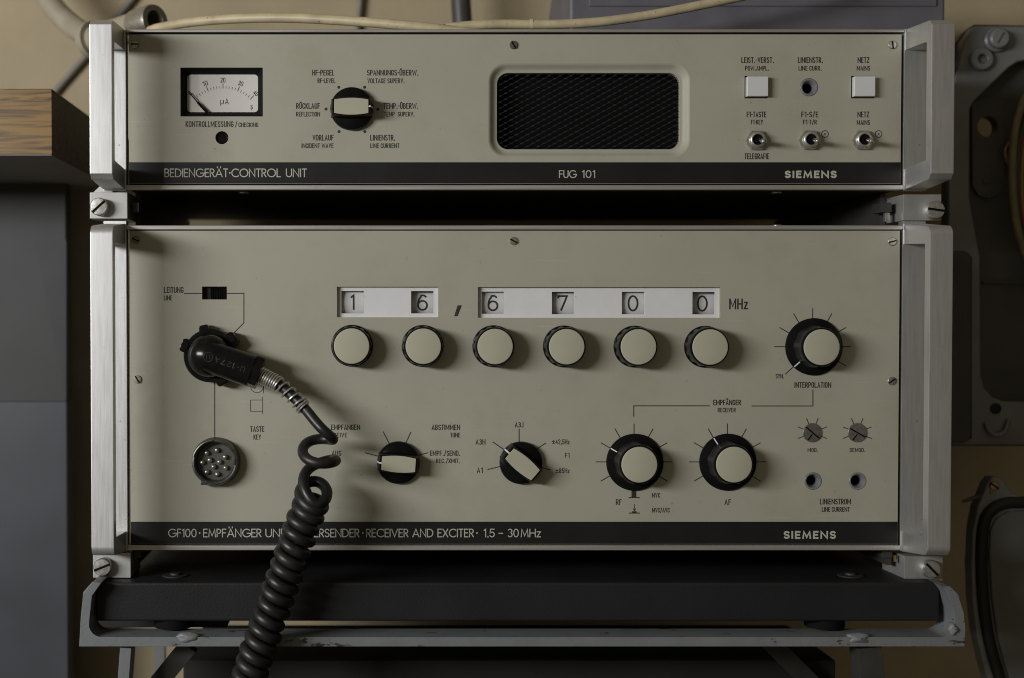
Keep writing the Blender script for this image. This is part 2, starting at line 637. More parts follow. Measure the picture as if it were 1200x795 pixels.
def glyph(ch, st):
    """strokes in a box of height 1 (y up) and the advance width; st: 'n' narrow engraving, 'g' geometric"""
    nar = st == 'n'
    um = ch in 'ÄÖÜ'
    base = {'Ä': 'A', 'Ö': 'O', 'Ü': 'U'}.get(ch, ch)
    S = []

    def bowl(x0, xr, y0, y1):
        ry = (y1 - y0) / 2
        rx = min(xr - x0, ry if not nar else 0.20)
        return [(x0, y1), (xr - rx, y1)] + arcp(xr - rx, (y0 + y1) / 2, rx, ry, 90, -90) + [(x0, y0)]

    def stadium(w):
        rx = w / 2
        ry = min(0.5, rx * 1.05) if nar else 0.5
        return arcp(rx, 1 - ry, rx, ry, 0, 180) + arcp(rx, ry, rx, ry, 180, 360)

    w = 0.4
    if base == 'A':
        w = 0.46 if nar else 0.80
        S = [[(0, 0), (w / 2, 1), (w, 0)], [(w * 0.17, 0.3), (w * 0.83, 0.3)]]
    elif base == 'B':
        w = 0.40 if nar else 0.5
        S = [[(0, 0.5), (0, 1)] + bowl(0, w * 0.93, 0.52, 1)[1:], [(0, 0.52), (0, 0)] + bowl(0, w, 0, 0.52)[::-1][1:]]
    elif base in 'CG':
        if nar:
            w = 0.40
            r = w / 2
            S = [[(w, 0.75)] + arcp(r, 1 - r, r, r, 0, 180) + arcp(r, r, r, r, 180, 360) +
                 ([(w, 0.25)] if base == 'C' else [(w, 0.42), (w * 0.6, 0.42)])]
        else:
            w = 0.82 if base == 'C' else 0.92
            a = arcp(0.5, 0.5, 0.5, 0.5, 48, 312, 26)
            if base == 'G':
                a = arcp(0.5, 0.5, 0.5, 0.5, 48, 345, 30) + [(0.99, 0.47), (0.56, 0.47)]
            S = [a]
    elif base == 'D':
        w = 0.41 if nar else 0.70
        if nar:
            S = [[(0, 0), (0, 1), (w - 0.2, 1)] + arcp(w - 0.2, 0.8, 0.2, 0.2, 90, 0, 6) + arcp(w - 0.2, 0.2, 0.2, 0.2, 0, -90, 6) + [(0, 0)]]
        else:
            S = [[(0, 0), (0, 1), (0.22, 1)] + arcp(0.22, 0.5, 0.48, 0.5, 90, -90, 16) + [(0, 0)]]
    elif base in 'EFL':
        w = {'E': 0.35, 'F': 0.34, 'L': 0.33}[base] if nar else {'E': 0.44, 'F': 0.42, 'L': 0.40}[base]
        if base == 'L':
            S = [[(0, 1), (0, 0), (w, 0)]]
        elif base == 'E':
            S = [[(w, 1), (0, 1), (0, 0), (w, 0)], [(0, 0.52), (w * 0.88, 0.52)]]
        else:
            S = [[(w, 1), (0, 1), (0, 0)], [(0, 0.52), (w * 0.88, 0.52)]]
    elif base == 'H':
        w = 0.46 if nar else 0.64
        S = [[(0, 0), (0, 1)], [(w, 0), (w, 1)], [(0, 0.5), (w, 0.5)]]
    elif base == 'I':
        w = 0.0
        S = [[(0, 0), (0, 1)]]
    elif base == 'J':
        w = 0.30
        S = [[(w, 1), (w, w / 2)] + arcp(w / 2, w / 2, w / 2, w / 2, 0, -150, 8)]
    elif base == 'K':
        w = 0.40 if nar else 0.55
        S = [[(0, 0), (0, 1)], [(w, 1), (0, 0.38)], [(w * 0.32, 0.58), (w, 0)]]
    elif base == 'M':
        w = 0.62 if nar else 0.82
        S = [[(0, 0), (0, 1)], [(w, 0), (w, 1)], [(0.02, 0.98), (w / 2, 0.22), (w - 0.02, 0.98)]] if nar else \
            [[(0, 0), (w * 0.1, 1), (w / 2, 0.12), (w * 0.9, 1), (w, 0)]]
    elif base == 'N':
        w = 0.52 if nar else 0.68
        S = [[(0, 0), (0, 1)], [(w, 0), (w, 1)], [(0, 0.99), (w, 0.01)]] if nar else [[(0, 0), (0, 1), (w, 0), (w, 1)]]
    elif base == 'O':
        w = 0.41 if nar else 1.0
        S = [stadium(w) + [stadium(w)[0]]]
    elif base == 'P':
        w = 0.39 if nar else 0.46
        S = [[(0, 0), (0, 1)] + bowl(0, w, 0.45, 1)[1:]]
    elif base == 'R':
        w = 0.41 if nar else 0.5
        S = [[(0, 0), (0, 1)] + bowl(0, w * 0.95, 0.48, 1)[1:], [(w * 0.4, 0.48), (w, 0)]]
    elif base == 'S':
        w = 0.38 if nar else 0.48
        S = [arcp(w / 2, 0.755, w / 2, 0.245, 28, 270, 14) + arcp(w / 2, 0.255, w / 2, 0.255, 90, -152, 14)[1:]]
    elif base == 'T':
        w = 0.38 if nar else 0.50
        S = [[(0, 1), (w, 1)], [(w / 2, 1), (w / 2, 0)]]
    elif base == 'U':
        w = 0.41 if nar else 0.62
        r = w / 2
        S = [[(0, 1), (0, r)] + arcp(r, r, r, r, 180, 360, 14) + [(w, 1)]]
    elif base == 'V':
        w = 0.44 if nar else 0.74
        S = [[(0, 1), (w / 2, 0), (w, 1)]]
    elif base == 'W':
        w = 0.80 if nar else 1.0
        S = [[(0, 1), (w * 0.25, 0), (w / 2, 0.85), (w * 0.75, 0), (w, 1)]]
    elif base == 'X':
        w = 0.42 if nar else 0.62
        S = [[(0, 1), (w, 0)], [(w, 1), (0, 0)]]
    elif base == 'Y':
        w = 0.42 if nar else 0.6
        S = [[(0, 1), (w / 2, 0.45), (w, 1)], [(w / 2, 0.45), (w / 2, 0)]]
    elif base == 'Z':
        w = 0.38 if nar else 0.5
        S = [[(0, 1), (w, 1), (0, 0), (w, 0)]]
    elif base == 'z':
        w = 0.30 if nar else 0.40
        S = [[(0, 0.66), (w, 0.66), (0, 0), (w, 0)]]
    elif base == '0':
        w = 0.42 if nar else 0.56
        r = w / 2
        S = [arcp(r, 1 - r, r, r, 0, 180) + arcp(r, r, r, r, 180, 360) + [(w, 1 - r)]] if nar else \
            [arcp(r, 0.5, r, 0.5, 0, 360, 28)]
    elif base == '1':
        w = 0.18
        S = [[(0, 0.84), (w, 1), (w, 0)]]
    elif base == '2':
        w = 0.40 if nar else 0.5
        S = [arcp(w / 2, 0.74, w / 2, 0.26, 165, -20, 12) + [(0, 0), (w, 0)]]
    elif base == '3':
        w = 0.40 if nar else 0.5
        S = [arcp(w / 2, 0.76, w * 0.46, 0.24, 150, -80, 12) + arcp(w / 2, 0.27, w / 2, 0.27, 80, -150, 12)]
    elif base == '4':
        w = 0.42
        S = [[(w * 0.75, 0), (w * 0.75, 1), (0, 0.26), (w, 0.26)]]
    elif base == '5':
        w = 0.40 if nar else 0.5
        S = [[(w * 0.95, 1), (w * 0.1, 1), (w * 0.03, 0.52)] + arcp(w * 0.46, 0.31, w * 0.54, 0.31, 130, -150, 14)]
    elif base == '6':
        w = 0.66
        S = [arcp(w / 2, 0.31, w / 2, 0.31, 180, -180, 26), arcp(w * 0.52, 0.62, w * 0.52, 0.38, 40, 110, 8) +
             arcp(w * 0.62, 0.4, w * 0.62, 0.56, 122, 190, 8)]
    elif base == '7':
        w = 0.42 if nar else 0.5
        S = [[(0, 0.84), (0, 1), (w, 1), (w * 0.3, 0)]]
    elif base == '8':
        w = 0.40
        S = [arcp(w / 2, 0.76, w * 0.44, 0.24, 0, 360, 18), arcp(w / 2, 0.26, w / 2, 0.26, 0, 360, 18)]
    elif base == '.':
        w = 0.10
        S = [[(0.06, -0.04), (0.06, 0.06)]]
    elif base == ',':
        w = 0.08
        S = [[(0.06, 0.1), (0.0, -0.16)]]
    elif base == '·':
        w = 0.12
        S = [[(0.0, 0.5), (0.12, 0.5)]]
    elif base == '-':
        w = 0.16
        S = [[(0, 0.5), (w, 0.5)]]
    elif base == '–':
        w = 0.5
        S = [[(0, 0.46), (w, 0.46)]]
    elif base == '/':
        w = 0.3
        S = [[(0, -0.08), (w, 1.08)]]
    elif base == '±':
        w = 0.6
        S = [[(0, 0.55), (w, 0.55)], [(w / 2, 0.85), (w / 2, 0.25)], [(0, 0.06), (w, 0.06)]]
    elif base == 'µ':
        w = 0.42
        S = [[(0, -0.3), (0, 0.7)], [(0, 0.2)] + arcp(0.2, 0.17, 0.2, 0.17, 180, 360, 8) + [(0.42, 0.7)]]
    elif base == ' ':
        w = 0.06 if nar else 0.30
    if um:
        S = S + [[(w * 0.25, 1.16), (w * 0.25, 1.28)], [(w * 0.75, 1.16), (w * 0.75, 1.28)]]
    return S, w


LAY = [0]


def write(s, txt, x0, x1, ytop, ybase, d=0.12, st='n', sw=1.05, gap=None, photo=True, fit=True, rot=None):
    """letters of txt set between x0 and x1, cap line ytop, base line ybase"""
    if photo:
        x0, ytop, x1, ybase = FR(x0, ytop, x1, ybase, d)
    h = ybase - ytop
    if st == 'n':
        sw = min(sw, h * 0.15)
    g = gap if gap is not None else (0.27 if st == 'n' else 0.21)
    gs = [glyph(c, st) for c in txt]
    tot = sum(w for _, w in gs) + g * (len(txt) - 1)
    k = (x1 - x0 - sw) / (tot * h) if fit else 1.0
    x = x0 + sw / 2
    hh = h - sw
    for (S, w), c in zip(gs, txt):
        for si, stt in enumerate(S):
            wk = 0.68 if (st == 'n' and c in 'NM' and si == 2) else 1.0
            LAY[0] = (LAY[0] + 1) % 7
            pts = [(x + px * h * k, ybase - sw / 2 - py * hh) for px, py in stt]
            closed = len(pts) > 3 and (Vector(pts[0]) - Vector(pts[-1])).length < 1e-3
            if rot:
                cx, cy, a = rot
                ca, sa = math.cos(a), math.sin(a)
                pts = [(cx + (p[0] - cx) * ca - (p[1] - cy) * sa, cy + (p[0] - cx) * sa + (p[1] - cy) * ca) for p in pts]
            if c == '·':
                mid = ((pts[0][0] + pts[1][0]) / 2, (pts[0][1] + pts[1][1]) / 2)
                s.disc(mid[0], mid[1], sw * 0.85, d + LAY[0] * 0.008)
                continue
            s.ribbon(pts, sw * wk, d + LAY[0] * 0.008, closed, cap=0 if closed or wk < 1 else sw * 0.45)
        x += (w + g) * h * k
    return s


def line(s, pts, w=1.1, d=0.12, photo=True):
    if photo:
        pts = [F(x, y, d) for x, y in pts]
    LAY[0] = (LAY[0] + 1) % 7
    s.ribbon(pts, w, d + LAY[0] * 0.008)
    return s


# ================================================================== THE SETTING
wall_d = -560
s = Shape()
s.box(-2200, -1600, wall_d - 60, 3200, 2400, wall_d)
ident(obj('wall', s, MT['wall']), kind='structure')

# ================================================================== shared builders for the two radio units
def slotted_head(name, cx, cy, d, r, angle, parent, m, h=1.6):
    s = Shape()
    s.lathe(cx, cy, [(r, d - 1), (r, d + h * 0.5), (r * 0.86, d + h), (0, d + h * 1.15)], 28)
    o = obj(name, s, m, parent)
    q = Shape()
    ca, sa = math.cos(angle), math.sin(angle)
    L, w = r * 0.93, r * 0.17
    poly = [(cx + ca * a - sa * b, cy + sa * a + ca * b) for a, b in ((-L, -w), (L, -w), (L, w), (-L, w))]
    q.plate(poly, d + h * 0.3, d + h * 1.22)
    obj('slot', q, MT['slot'], o)
    return o


def tuning_knob(cx, cy, parent, ph):
    s = Shape()
    s.lathe(cx, cy, [(22, 0.2), (24.3, 0.4), (24.6, 1.5), (24.2, 3.2), (23.2, 3.6)], 56)
    n = 28
    # fluted grip: alternating ribs
    def ring(r, d):
        out = []
        for i in range(n * 2):
            a = ph + 2 * PI * i / (n * 2)
            rr = r * (1.0 if (i // 2) % 2 else 0.955)
            out.append((cx + rr * math.cos(a), cy + rr * math.sin(a), d))
        return out
    gq = Shape()
    gq.loft([ring(23.6, 3.0), ring(23.0, 20), ring(22.4, 23)])
    s.lathe(cx, cy, [(22.6, 22.6), (22.3, 24.5), (21.6, 25.8), (20.9, 26.0), (0, 26.0)], 56)
    k = obj('tuning_knob', s, MT['plastic'], parent, sharp=18)
    obj('fluted_grip', gq, MT['grip'], k, sharp=10)
    c = Shape()
    c.lathe(cx, cy, [(20.5, 25.0), (20.5, 26.6), (20.0, 27.2), (19, 27.4), (0, 27.5)], 56)
    obj('cap', c, MT['cap'], k)
    return k


def skirt_knob(cx, cy, parent, ang, ph):
    s = Shape()
    s.lathe(cx, cy, [(31, 0.2), (33.4, 0.4), (33.6, 2), (32.6, 3.2), (25.5, 5.2), (24, 5.6)], 72)
    n = 18
    def ring(r, d):
        out = []
        for i in range(n * 2):
            a = ph + 2 * PI * i / (n * 2)
            rr = r * (1.0 if (i // 2) % 2 else 0.955)
            out.append((cx + rr * math.cos(a), cy + rr * math.sin(a), d))
        return out
    gq = Shape()
    gq.loft([ring(25.2, 5.0), ring(23.6, 24), ring(22.8, 26.5)])
    s.lathe(cx, cy, [(23, 26), (22.6, 28), (21.8, 29), (21, 29.2), (0, 29.2)], 56)
    k = obj('volume_knob', s, MT['plastic'], parent, sharp=18)
    obj('fluted_grip', gq, MT['grip'], k, sharp=10)
    c = Shape()
    c.lathe(cx, cy, [(20.7, 28.5), (20.7, 29.7), (20.2, 30.3), (19, 30.6), (0, 30.7)], 56)
    obj('cap', c, MT['cap'], k)
    q = Shape()
    ca, sa = math.cos(ang), -math.sin(ang)
    pts = []
    for r, d in ((25.0, 5.75), (33.0, 3.6)):
        for b in (-0.65, 0.65):
            pts.append((cx + ca * r - sa * b, cy + sa * r + ca * b, d))
    vs = [q.v(p) for p in (pts[0], pts[1], pts[3], pts[2])]
    q.face(vs)
    bs = [q.v((v.co.x, v.co.y, v.co.z - 0.5)) for v in vs]
    for i in range(4):
        q.face([vs[i], vs[(i + 1) % 4], bs[(i + 1) % 4], bs[i]])
    obj('pointer_line', q, MT['white'], k)
    return k


def selector_knob(cx, cy, parent, ang, ins=(39.5, 19.5)):
    """bar-grip rotary switch; ang = direction of its white mark (counter-clockwise from right)"""
    ca, sa = math.cos(ang), -math.sin(ang)

    def T(a, b):
        return (cx + ca * a - sa * b, cy + sa * a + ca * b)
    s = Shape()
    s.lathe(cx, cy, [(23.5, 0.2), (24.9, 0.6), (25, 5), (24.4, 7), (22.5, 8.5), (15, 10.5), (0, 11)], 64)

    def barrel(L, w, bulge, n=9):
        out = []
        for i in range(n):
            t = -1 + 2 * i / (n - 1)
            out.append(T(t * L, -(w + bulge * (1 - t * t))))
        for i in range(n):
            t = 1 - 2 * i / (n - 1)
            out.append(T(t * L, (w + bulge * (1 - t * t))))
        return out
    lo = barrel(24.0, 10.5, 3.6)
    mid = barrel(23.3, 9.6, 2.6)
    hi = barrel(22.2, 8.9, 2.0)
    top = barrel(21.6, 8.5, 1.9)
    s.loft([[(x, y, 5) for x, y in lo], [(x, y, 12) for x, y in mid], [(x, y, 21) for x, y in hi], [(x, y, 22) for x, y in top]], True)
    k = obj('selector_knob', s, MT['plastic'], parent, sharp=30)
    c = Shape()
    c.plate(barrel(ins[0] / 2, ins[1] / 2 - 2.0, 2.0), 21.6, 23.0, bev=0.35, seg=1)
    obj('insert', c, MT['cap'], k)
    q = Shape()
    a, b, w = 19.9, 24.6, 0.9
    prof = [(a, 22.2), (22.1, 22.2), (23.2, 18), (24.6, 10), (25.1, 5.5)]
    L = [q.v((*T(r, -w), d + 0.25)) for r, d in prof]
    Rr = [q.v((*T(r, w), d + 0.25)) for r, d in prof]
    for i in range(len(prof) - 1):
        q.face([L[i], L[i + 1], Rr[i + 1], Rr[i]])
    obj('pointer_mark', q, MT['white'], k)
    return k


def handle(x0, x1, yt, yb, parent, tp, rnd, leg):
    """U-shaped pull handle standing on the ear, side profile in (y, d)"""
    H = 76.0
    prof = [(yt, 0.3)]
    t2 = tp * 0.85
    if rnd > 5:
        cy_, cd = yt + t2 + rnd, H - rnd
        prof += [(cy_ - rnd * math.cos(R(a)), cd + rnd * math.sin(R(a))) for a in range(0, 91, 15)]
        cy_ = yb - t2 - rnd
        prof += [(cy_ + rnd * math.sin(R(a)), cd + rnd * math.cos(R(a))) for a in range(0, 91, 15)]
    else:
        prof += [(yt + t2, H - 7), (yt + t2 + 6, H), (yb - t2 - 6, H), (yb - t2, H - 7)]
    prof += [(yb, 0.3), (yb - leg, 0.3), (yb - leg - 3, H - 16), (yb - leg - 5, H - 14.5), (yt + leg + 5, H - 14.5), (yt + leg + 3, H - 16),
             (yt + leg, 0.3)]
    s = Shape()
    s.prism([(x0, y, d) for y, d in prof], (x1 - x0, 0, 0), bev=0.9, seg=2)
    return obj('handle', s, MT['alu_v'], parent)


def foot_block(cx0, cx1, y0, y1, sx, sy, ang, parent, inner):
    """aluminium corner block with a big slotted screw; inner = side that faces the rack middle"""
    s = Shape()
    D = 5.0
    if inner > 0:       # left block: rear part runs inwards
        back = cx1 - 4
        s.prism([(cx0, y0, D), (cx1, y0, D), (cx1, y0, -60), (cx0 + 20, y0, -60), (cx0, y0, -20)], (0, y1 - y0, 0), bev=0.7)
    else:
        s.prism([(cx0, y0, D), (cx1, y0, D), (cx1, y0, -20), (cx1 - 16, y0, -60), (cx0 - 2, y0, -60)], (0, y1 - y0, 0), bev=0.7)
    b = obj('corner_block', s, MT['bracket'], parent)
    q = Shape()
    q.lathe(sx, sy, [(10.4, D - 0.5), (10.4, D + 10.5), (9.4, D + 12.2), (0, D + 12.8)], 40)
    o = obj('block_screw', q, MT['steel'], b)
    # slot sits on the screw head as a narrow dark groove of its own depth
    ca, sa = math.cos(ang), math.sin(ang)
    z = Shape()
    L, w = 9.7, 1.35
    z.plate([(sx + ca * a - sa * bb, sy + sa * a + ca * bb) for a, bb in ((-L, -w), (L, -w), (L, w), (-L, w))], D + 8, D + 12.95)
    obj('screw_slot', z, MT['slot'], b)
    return b


def case_shell(s, x0, y0, x1, y1):
    """sheet-metal case: closed rear body and four thin walls up to the front frame"""
    s.box(x0, y0, -470, x1, y1, -92, bev=1)
    for a in ((x0, y0, x1, y0 + 3), (x0, y1 - 3, x1, y1), (x0, y0 + 3.2, x0 + 3, y1 - 3.2), (x1 - 3, y0 + 3.2, x1, y1 - 3.2)):
        s.box(a[0], a[1], -91.5, a[2], a[3], -8)


def split_mesh(s, name, m, parent, centres):
    """the printed words of each group of controls become a piece of their own"""
    fs = {}
    for f in s.bm.faces:
        c = f.calc_center_median()
        k = min(range(len(centres)), key=lambda i: (c.x - centres[i][0]) ** 2 + (c.y - centres[i][1]) ** 2)
        fs.setdefault(k, []).append([tuple(v.co) for v in f.verts])
    for k in sorted(fs):
        q = Shape()
        for f in fs[k]:
            q.face([q.v(p) for p in f])
        obj(name, q, m, parent, recalc=False)


# ================================================================== CONTROL UNIT (upper)
UX0, UY0 = F(150.6, 40.6)
UX1, UY1 = F(1055.2, 215.6)
ctl = thing('radio_control_unit', 603, F(0, 222)[1], 0,
            'upper radio unit with needle meter, black speaker grille and three toggle switches', 'radio unit')

yrT0 = F(600, 34.9)[1]
yrT1 = F(600, 39.0)[1]
yrB0 = F(600, 216.6)[1]
yrB1 = F(600, 223.0)[1]
EL0, EL1 = 122.0, 148.6       # left ear
ER0, ER1 = 1057.0, 1084.0     # right ear

s = Shape()
case_shell(s, EL1 + 2, yrT0 + 1, ER0 - 2, yrB1 - 1)
obj('case', s, MT['case'], ctl)
s = Shape()
s.box(EL1 - 0.4, yrT0, -14, ER0 - 0.8, yrT1 - 0.6, 2.2, bev=1.2, seg=3)
obj('frame_rail', s, MT['alu_h'], ctl)
s = Shape()
s.box(EL1 - 0.4, yrB0 + 0.6, -14, ER0 - 0.8, yrB1, 2.2, bev=1.4, seg=3)
obj('frame_rail', s, MT['alu_h'], ctl)
for x0, x1 in ((EL0, EL1), (ER0, ER1)):
    s = Shape()
    s.box(x0, yrT0 - 1, -14, x1, yrB1 + 0.5, 0, bev=0.6)
    obj('mounting_ear', s, MT['alu_v'], ctl)

met = FR(211.3, 79.4, 308.0, 136.7)
spk = FR(572.5, 74.0, 808.3, 185.0)
b1 = FR(872.6, 89.2, 899.6, 115.5)
b2 = FR(997.5, 89.2, 1024.5, 115.5)
jk = F(948.2, 102.5)
zs = F(260.0, 161.6)
strip_y = F(600, 190.4)[1]

s = Shape()
spk_outer = rrect(*spk, 21, 10)
s.holed(rect(UX0, UY0, UX1, UY1), [rect(*met), spk_outer, rect(*b1), rect(*b2), circle(*jk, 10.6), circle(*zs, 7.6)], -6, 0,
        [None, 0, None, None, None, None])
# pressed dish round the loudspeaker
loops = []
for ins, d in ((0, 0), (1.5, -0.35), (3.2, -1.8), (5.4, -4.4), (7.2, -5.6), (9.0, -6.0), (10.2, -6.0), (10.6, -6.4), (10.8, -14)):
    loops.append([(x, y, d) for x, y in rrect(spk[0] + ins, spk[1] + ins, spk[2] - ins, spk[3] - ins, 21 - ins * 0.75, 10)])
s.loft(loops)
panel = obj('front_panel', s, MT['panel'], ctl, sharp=40)

s = Shape()
s.box(UX0 + 0.2, strip_y, 0.02, UX1 - 0.2, UY1 - 0.3, 0.12)
strip = obj('name_strip', s, MT['strip'], ctl)
s = Shape()
write(s, 'BEDIENGERÄT·CONTROL', 192.6, 329.0, 197.7, 207.9, 0.2, 'g', 1.15, gap=0.2)
write(s, 'UNIT', 335.0, 359.7, 197.7, 207.9, 0.2, 'g', 1.15)
write(s, 'FUG', 655, 675.5, 199.6, 208.9, 0.2, 'g', 1.15)
write(s, '101', 682, 697.4, 199.6, 208.9, 0.2, 'g', 1.15, gap=0.25)
write(s, 'SIEMENS', 919.8, 980.4, 200.2, 209.0, 0.2, 'g', 2.05, gap=0.40)
split_mesh(s, 'strip_lettering', MT['pale_ink'], strip, [(240, 203), (345, 203), (676, 203), (950, 203)])

# loudspeaker mesh of pressed strands
g0 = (spk[0] + 8, spk[1] + 8, spk[2] - 8, spk[3] - 8)
s = Shape()
hp, rp, amp = 6.4, 3.45, 1.73
ny = int((g0[3] - g0[1]) / rp)
nx = int((g0[2] - g0[0]) / hp)
for j in range(ny + 1):
    y = g0[1] + j * rp
    prev = None
    for i in range(nx + 1):
        x = g0[0] + i * hp
        yy = y + (amp if (i + j) % 2 else -amp) * 0.92
        a = s.v((x, yy - 0.42, -9.4))
        b = s.v((x, yy + 0.42, -8.3))
        if prev:
            s.face([prev[0], a, b, prev[1]])
        prev = (a, b)
for j in range(ny):
    for i in range(nx + 1):
        if (i + j) % 2:
            x, y = g0[0] + i * hp, g0[1] + j * rp + rp / 2
            vs = [s.v(p) for p in ((x - 2.1, y + 0.25, -8.9), (x - 0.3, y - 1.0, -7.9), (x + 2.1, y - 0.25, -8.0), (x + 0.3, y + 1.0, -8.9))]
            s.face(vs)
grille = obj('speaker_grille', s, MT['mesh'], ctl, recalc=False)
s = Shape()
s.box(g0[0], g0[1], -30, g0[2], g0[3], -26)
obj('speaker_cone', s, MT['slot'], ctl)

# needle meter
cxm, cym = (met[0] + met[2]) / 2, (met[1] + met[3]) / 2
dial_d = -13
dl = FR(219.2, 87.6, 302.4, 131.8, dial_d)
s = Shape()
fr0 = [(x, y, -0.6) for x, y in rrect(met[0] + 0.3, met[1] + 0.3, met[2] - 0.3, met[3] - 0.3, 0.8, 4)]
fr1 = [(x, y, -1.2) for x, y in rrect(met[0] + 1.2, met[1] + 1.2, met[2] - 1.2, met[3] - 1.2, 1.0, 4)]
fr2 = [(x, y, dial_d + 0.5) for x, y in rrect(dl[0], dl[1], dl[2], dl[3], 4.2, 4)]
fr3 = [(x, y, dial_d - 1.0) for x, y in rrect(dl[0], dl[1], dl[2], dl[3], 4.2, 4)]
s.loft([[(x, y, -6) for x, y, _ in fr0], fr0, fr1, fr2, fr3])
meter = obj('needle_meter', s, MT['bezel'], ctl, sharp=25)
s = Shape()
s.box(dl[0] - 2, dl[1] - 2, dial_d - 3, dl[2] + 2, dl[3] + 2, dial_d)
dial = obj('dial', s, MT['dial'], meter)
# scale printed on the dial
pv = F(261.4, 151.0, dial_d)
s = Shape()
dd = dial_d + 0.1
sc = (DIST - dial_d) / DIST
for i in range(21):
    a = R(-43 + 86 * i / 20)
    r0 = 46.6 * sc
    r1 = r0 + (6.0 if i % 5 == 0 else 3.0) * sc
    if i == 0:
        continue
    p = [(pv[0] + math.sin(a) * r, pv[1] - math.cos(a) * r) for r in (r0, r1)]
    s.ribbon(p, 0.85 if i % 5 == 0 else 0.6, dd)
for i, t in ((0, '0'), (5, '10'), (10, '20'), (15, '30'), (20, '40')):
    a = R(-43 + 86 * i / 20)
    r = 56.5 * sc
    cx, cy = pv[0] + math.sin(a) * r, pv[1] - math.cos(a) * r
    wd = 2.9 * len(t)
    write(s, t, cx - wd / 2, cx + wd / 2, cy - 2.9, cy + 2.9, dd, 'n', 0.75, photo=False, rot=(cx, cy, a * 0.85))
a0, b0, a1, b1_ = FR(258.2, 115.6, 268, 122.4, dd)
write(s, 'µA', a0, a1, b0, b1_, dd, 'n', 0.8, photo=False)
a0, b0 = F(294.6, 126.4, dd)
s.ribbon([(a0 - 1.3, b0 - 2.8), (a0 + 1.2, b0 - 2.8), (a0 - 1.0, b0 - 0.6), (a0 + 1.3, b0 - 0.4), (a0 + 1.3, b0 + 1.2), (a0 - 1.2, b0 + 1.2)], 0.6, dd)
s.ribbon([(a0, b0 + 1.6), (a0, b0 + 3.2)], 0.6, dd)
obj('scale_print', s, MT['ink'], meter, recalc=False)
# pointer
s = Shape()
n0 = Vector((*F(221.4, 108.2, dial_d + 4), 0)).to_2d()
n1 = Vector((*F(231.6, 120.2, dial_d + 4), 0)).to_2d()
n2 = Vector((*F(243.0, 131.9, dial_d + 4), 0)).to_2d()
for a, b, w0, w1 in ((n0, n1, 0.55, 0.75), (n1, n2, 1.4, 1.8)):
    t = (b - a).normalized()
    n = Vector((-t.y, t.x))
    s.plate([tuple(a + n * w0), tuple(b + n * w1), tuple(b - n * w1), tuple(a - n * w0)], dial_d + 3.6, dial_d + 4.2)
obj('needle', s, MT['slot'], meter)

s = Shape()
s.lathe(zs[0], zs[1], [(7.5, -5), (7.2, -1.6), (6.4, -0.8), (5.6, -1.2), (5.4, -2.2), (0, -2.2)], 32)
z = obj('zero_screw', s, MT['plastic'], ctl)
s = Shape()
ca, sa = math.cos(R(-30)), math.sin(R(-30))
s.plate([(zs[0] + ca * a - sa * b, zs[1] + sa * a + ca * b) for a, b in ((-4.6, -0.8), (4.6, -0.8), (4.6, 0.8), (-4.6, 0.8))], -2.6, -1.7)
obj('slot', s, MT['plastic'], z)

# panel screws
for px, py, r, an, mm in ((158.1, 52.2, 4.6, 0.02, 'screw'), (601.8, 53.0, 4.9, 1.0, 'dark_screw'), (1045.6, 53.0, 4.9, 1.45, 'screw')):
    x, y = F(px, py)
    slotted_head('panel_screw', x, y, 0.2, r, an, ctl, MT[mm])

# selector
x, y = F(412.2, 128.3)
selector_knob(x, y, ctl, 0.0)

# illuminated push buttons
for bb in (b1, b2):
    s = Shape()
    s.holed(rect(bb[0] + 0.1, bb[1] + 0.1, bb[2] - 0.1, bb[3] - 0.1), [rect(bb[0] + 1.0, bb[1] + 1.0, bb[2] - 1.0, bb[3] - 1.0)], -16, -0.5)
    pb = obj('push_button', s, MT['plastic'], ctl)
    s = Shape()
    s.box(bb[0] + 1.3, bb[1] + 1.6, -16, bb[2] - 1.3, bb[3] - 1.4, 7.6, bev=1.1, seg=3)
    obj('button_cap', s, MT['button'], pb)


def jack(parent, px, py, r=10.0):
    x, y = F(px, py)
    s = Shape()
    s.lathe(x, y, [(r + 0.4, -5), (r + 0.3, -0.4), (r - 0.4, 0.5), (r - 1.6, 0.4), (r - 2.4, -1.2), (5.9, -6.5), (5.6, -8), (5.4, -34)], 40)
    j = obj('jack_socket', s, MT['jack'], parent)
    s = Shape()
    s.lathe(x, y, [(5.35, -8.5), (5.0, -9), (5.0, -33), (0, -33)], 32)
    obj('jack_bore', s, MT['slot'], j)
    return j


jack(ctl, 948.2, 102.5)

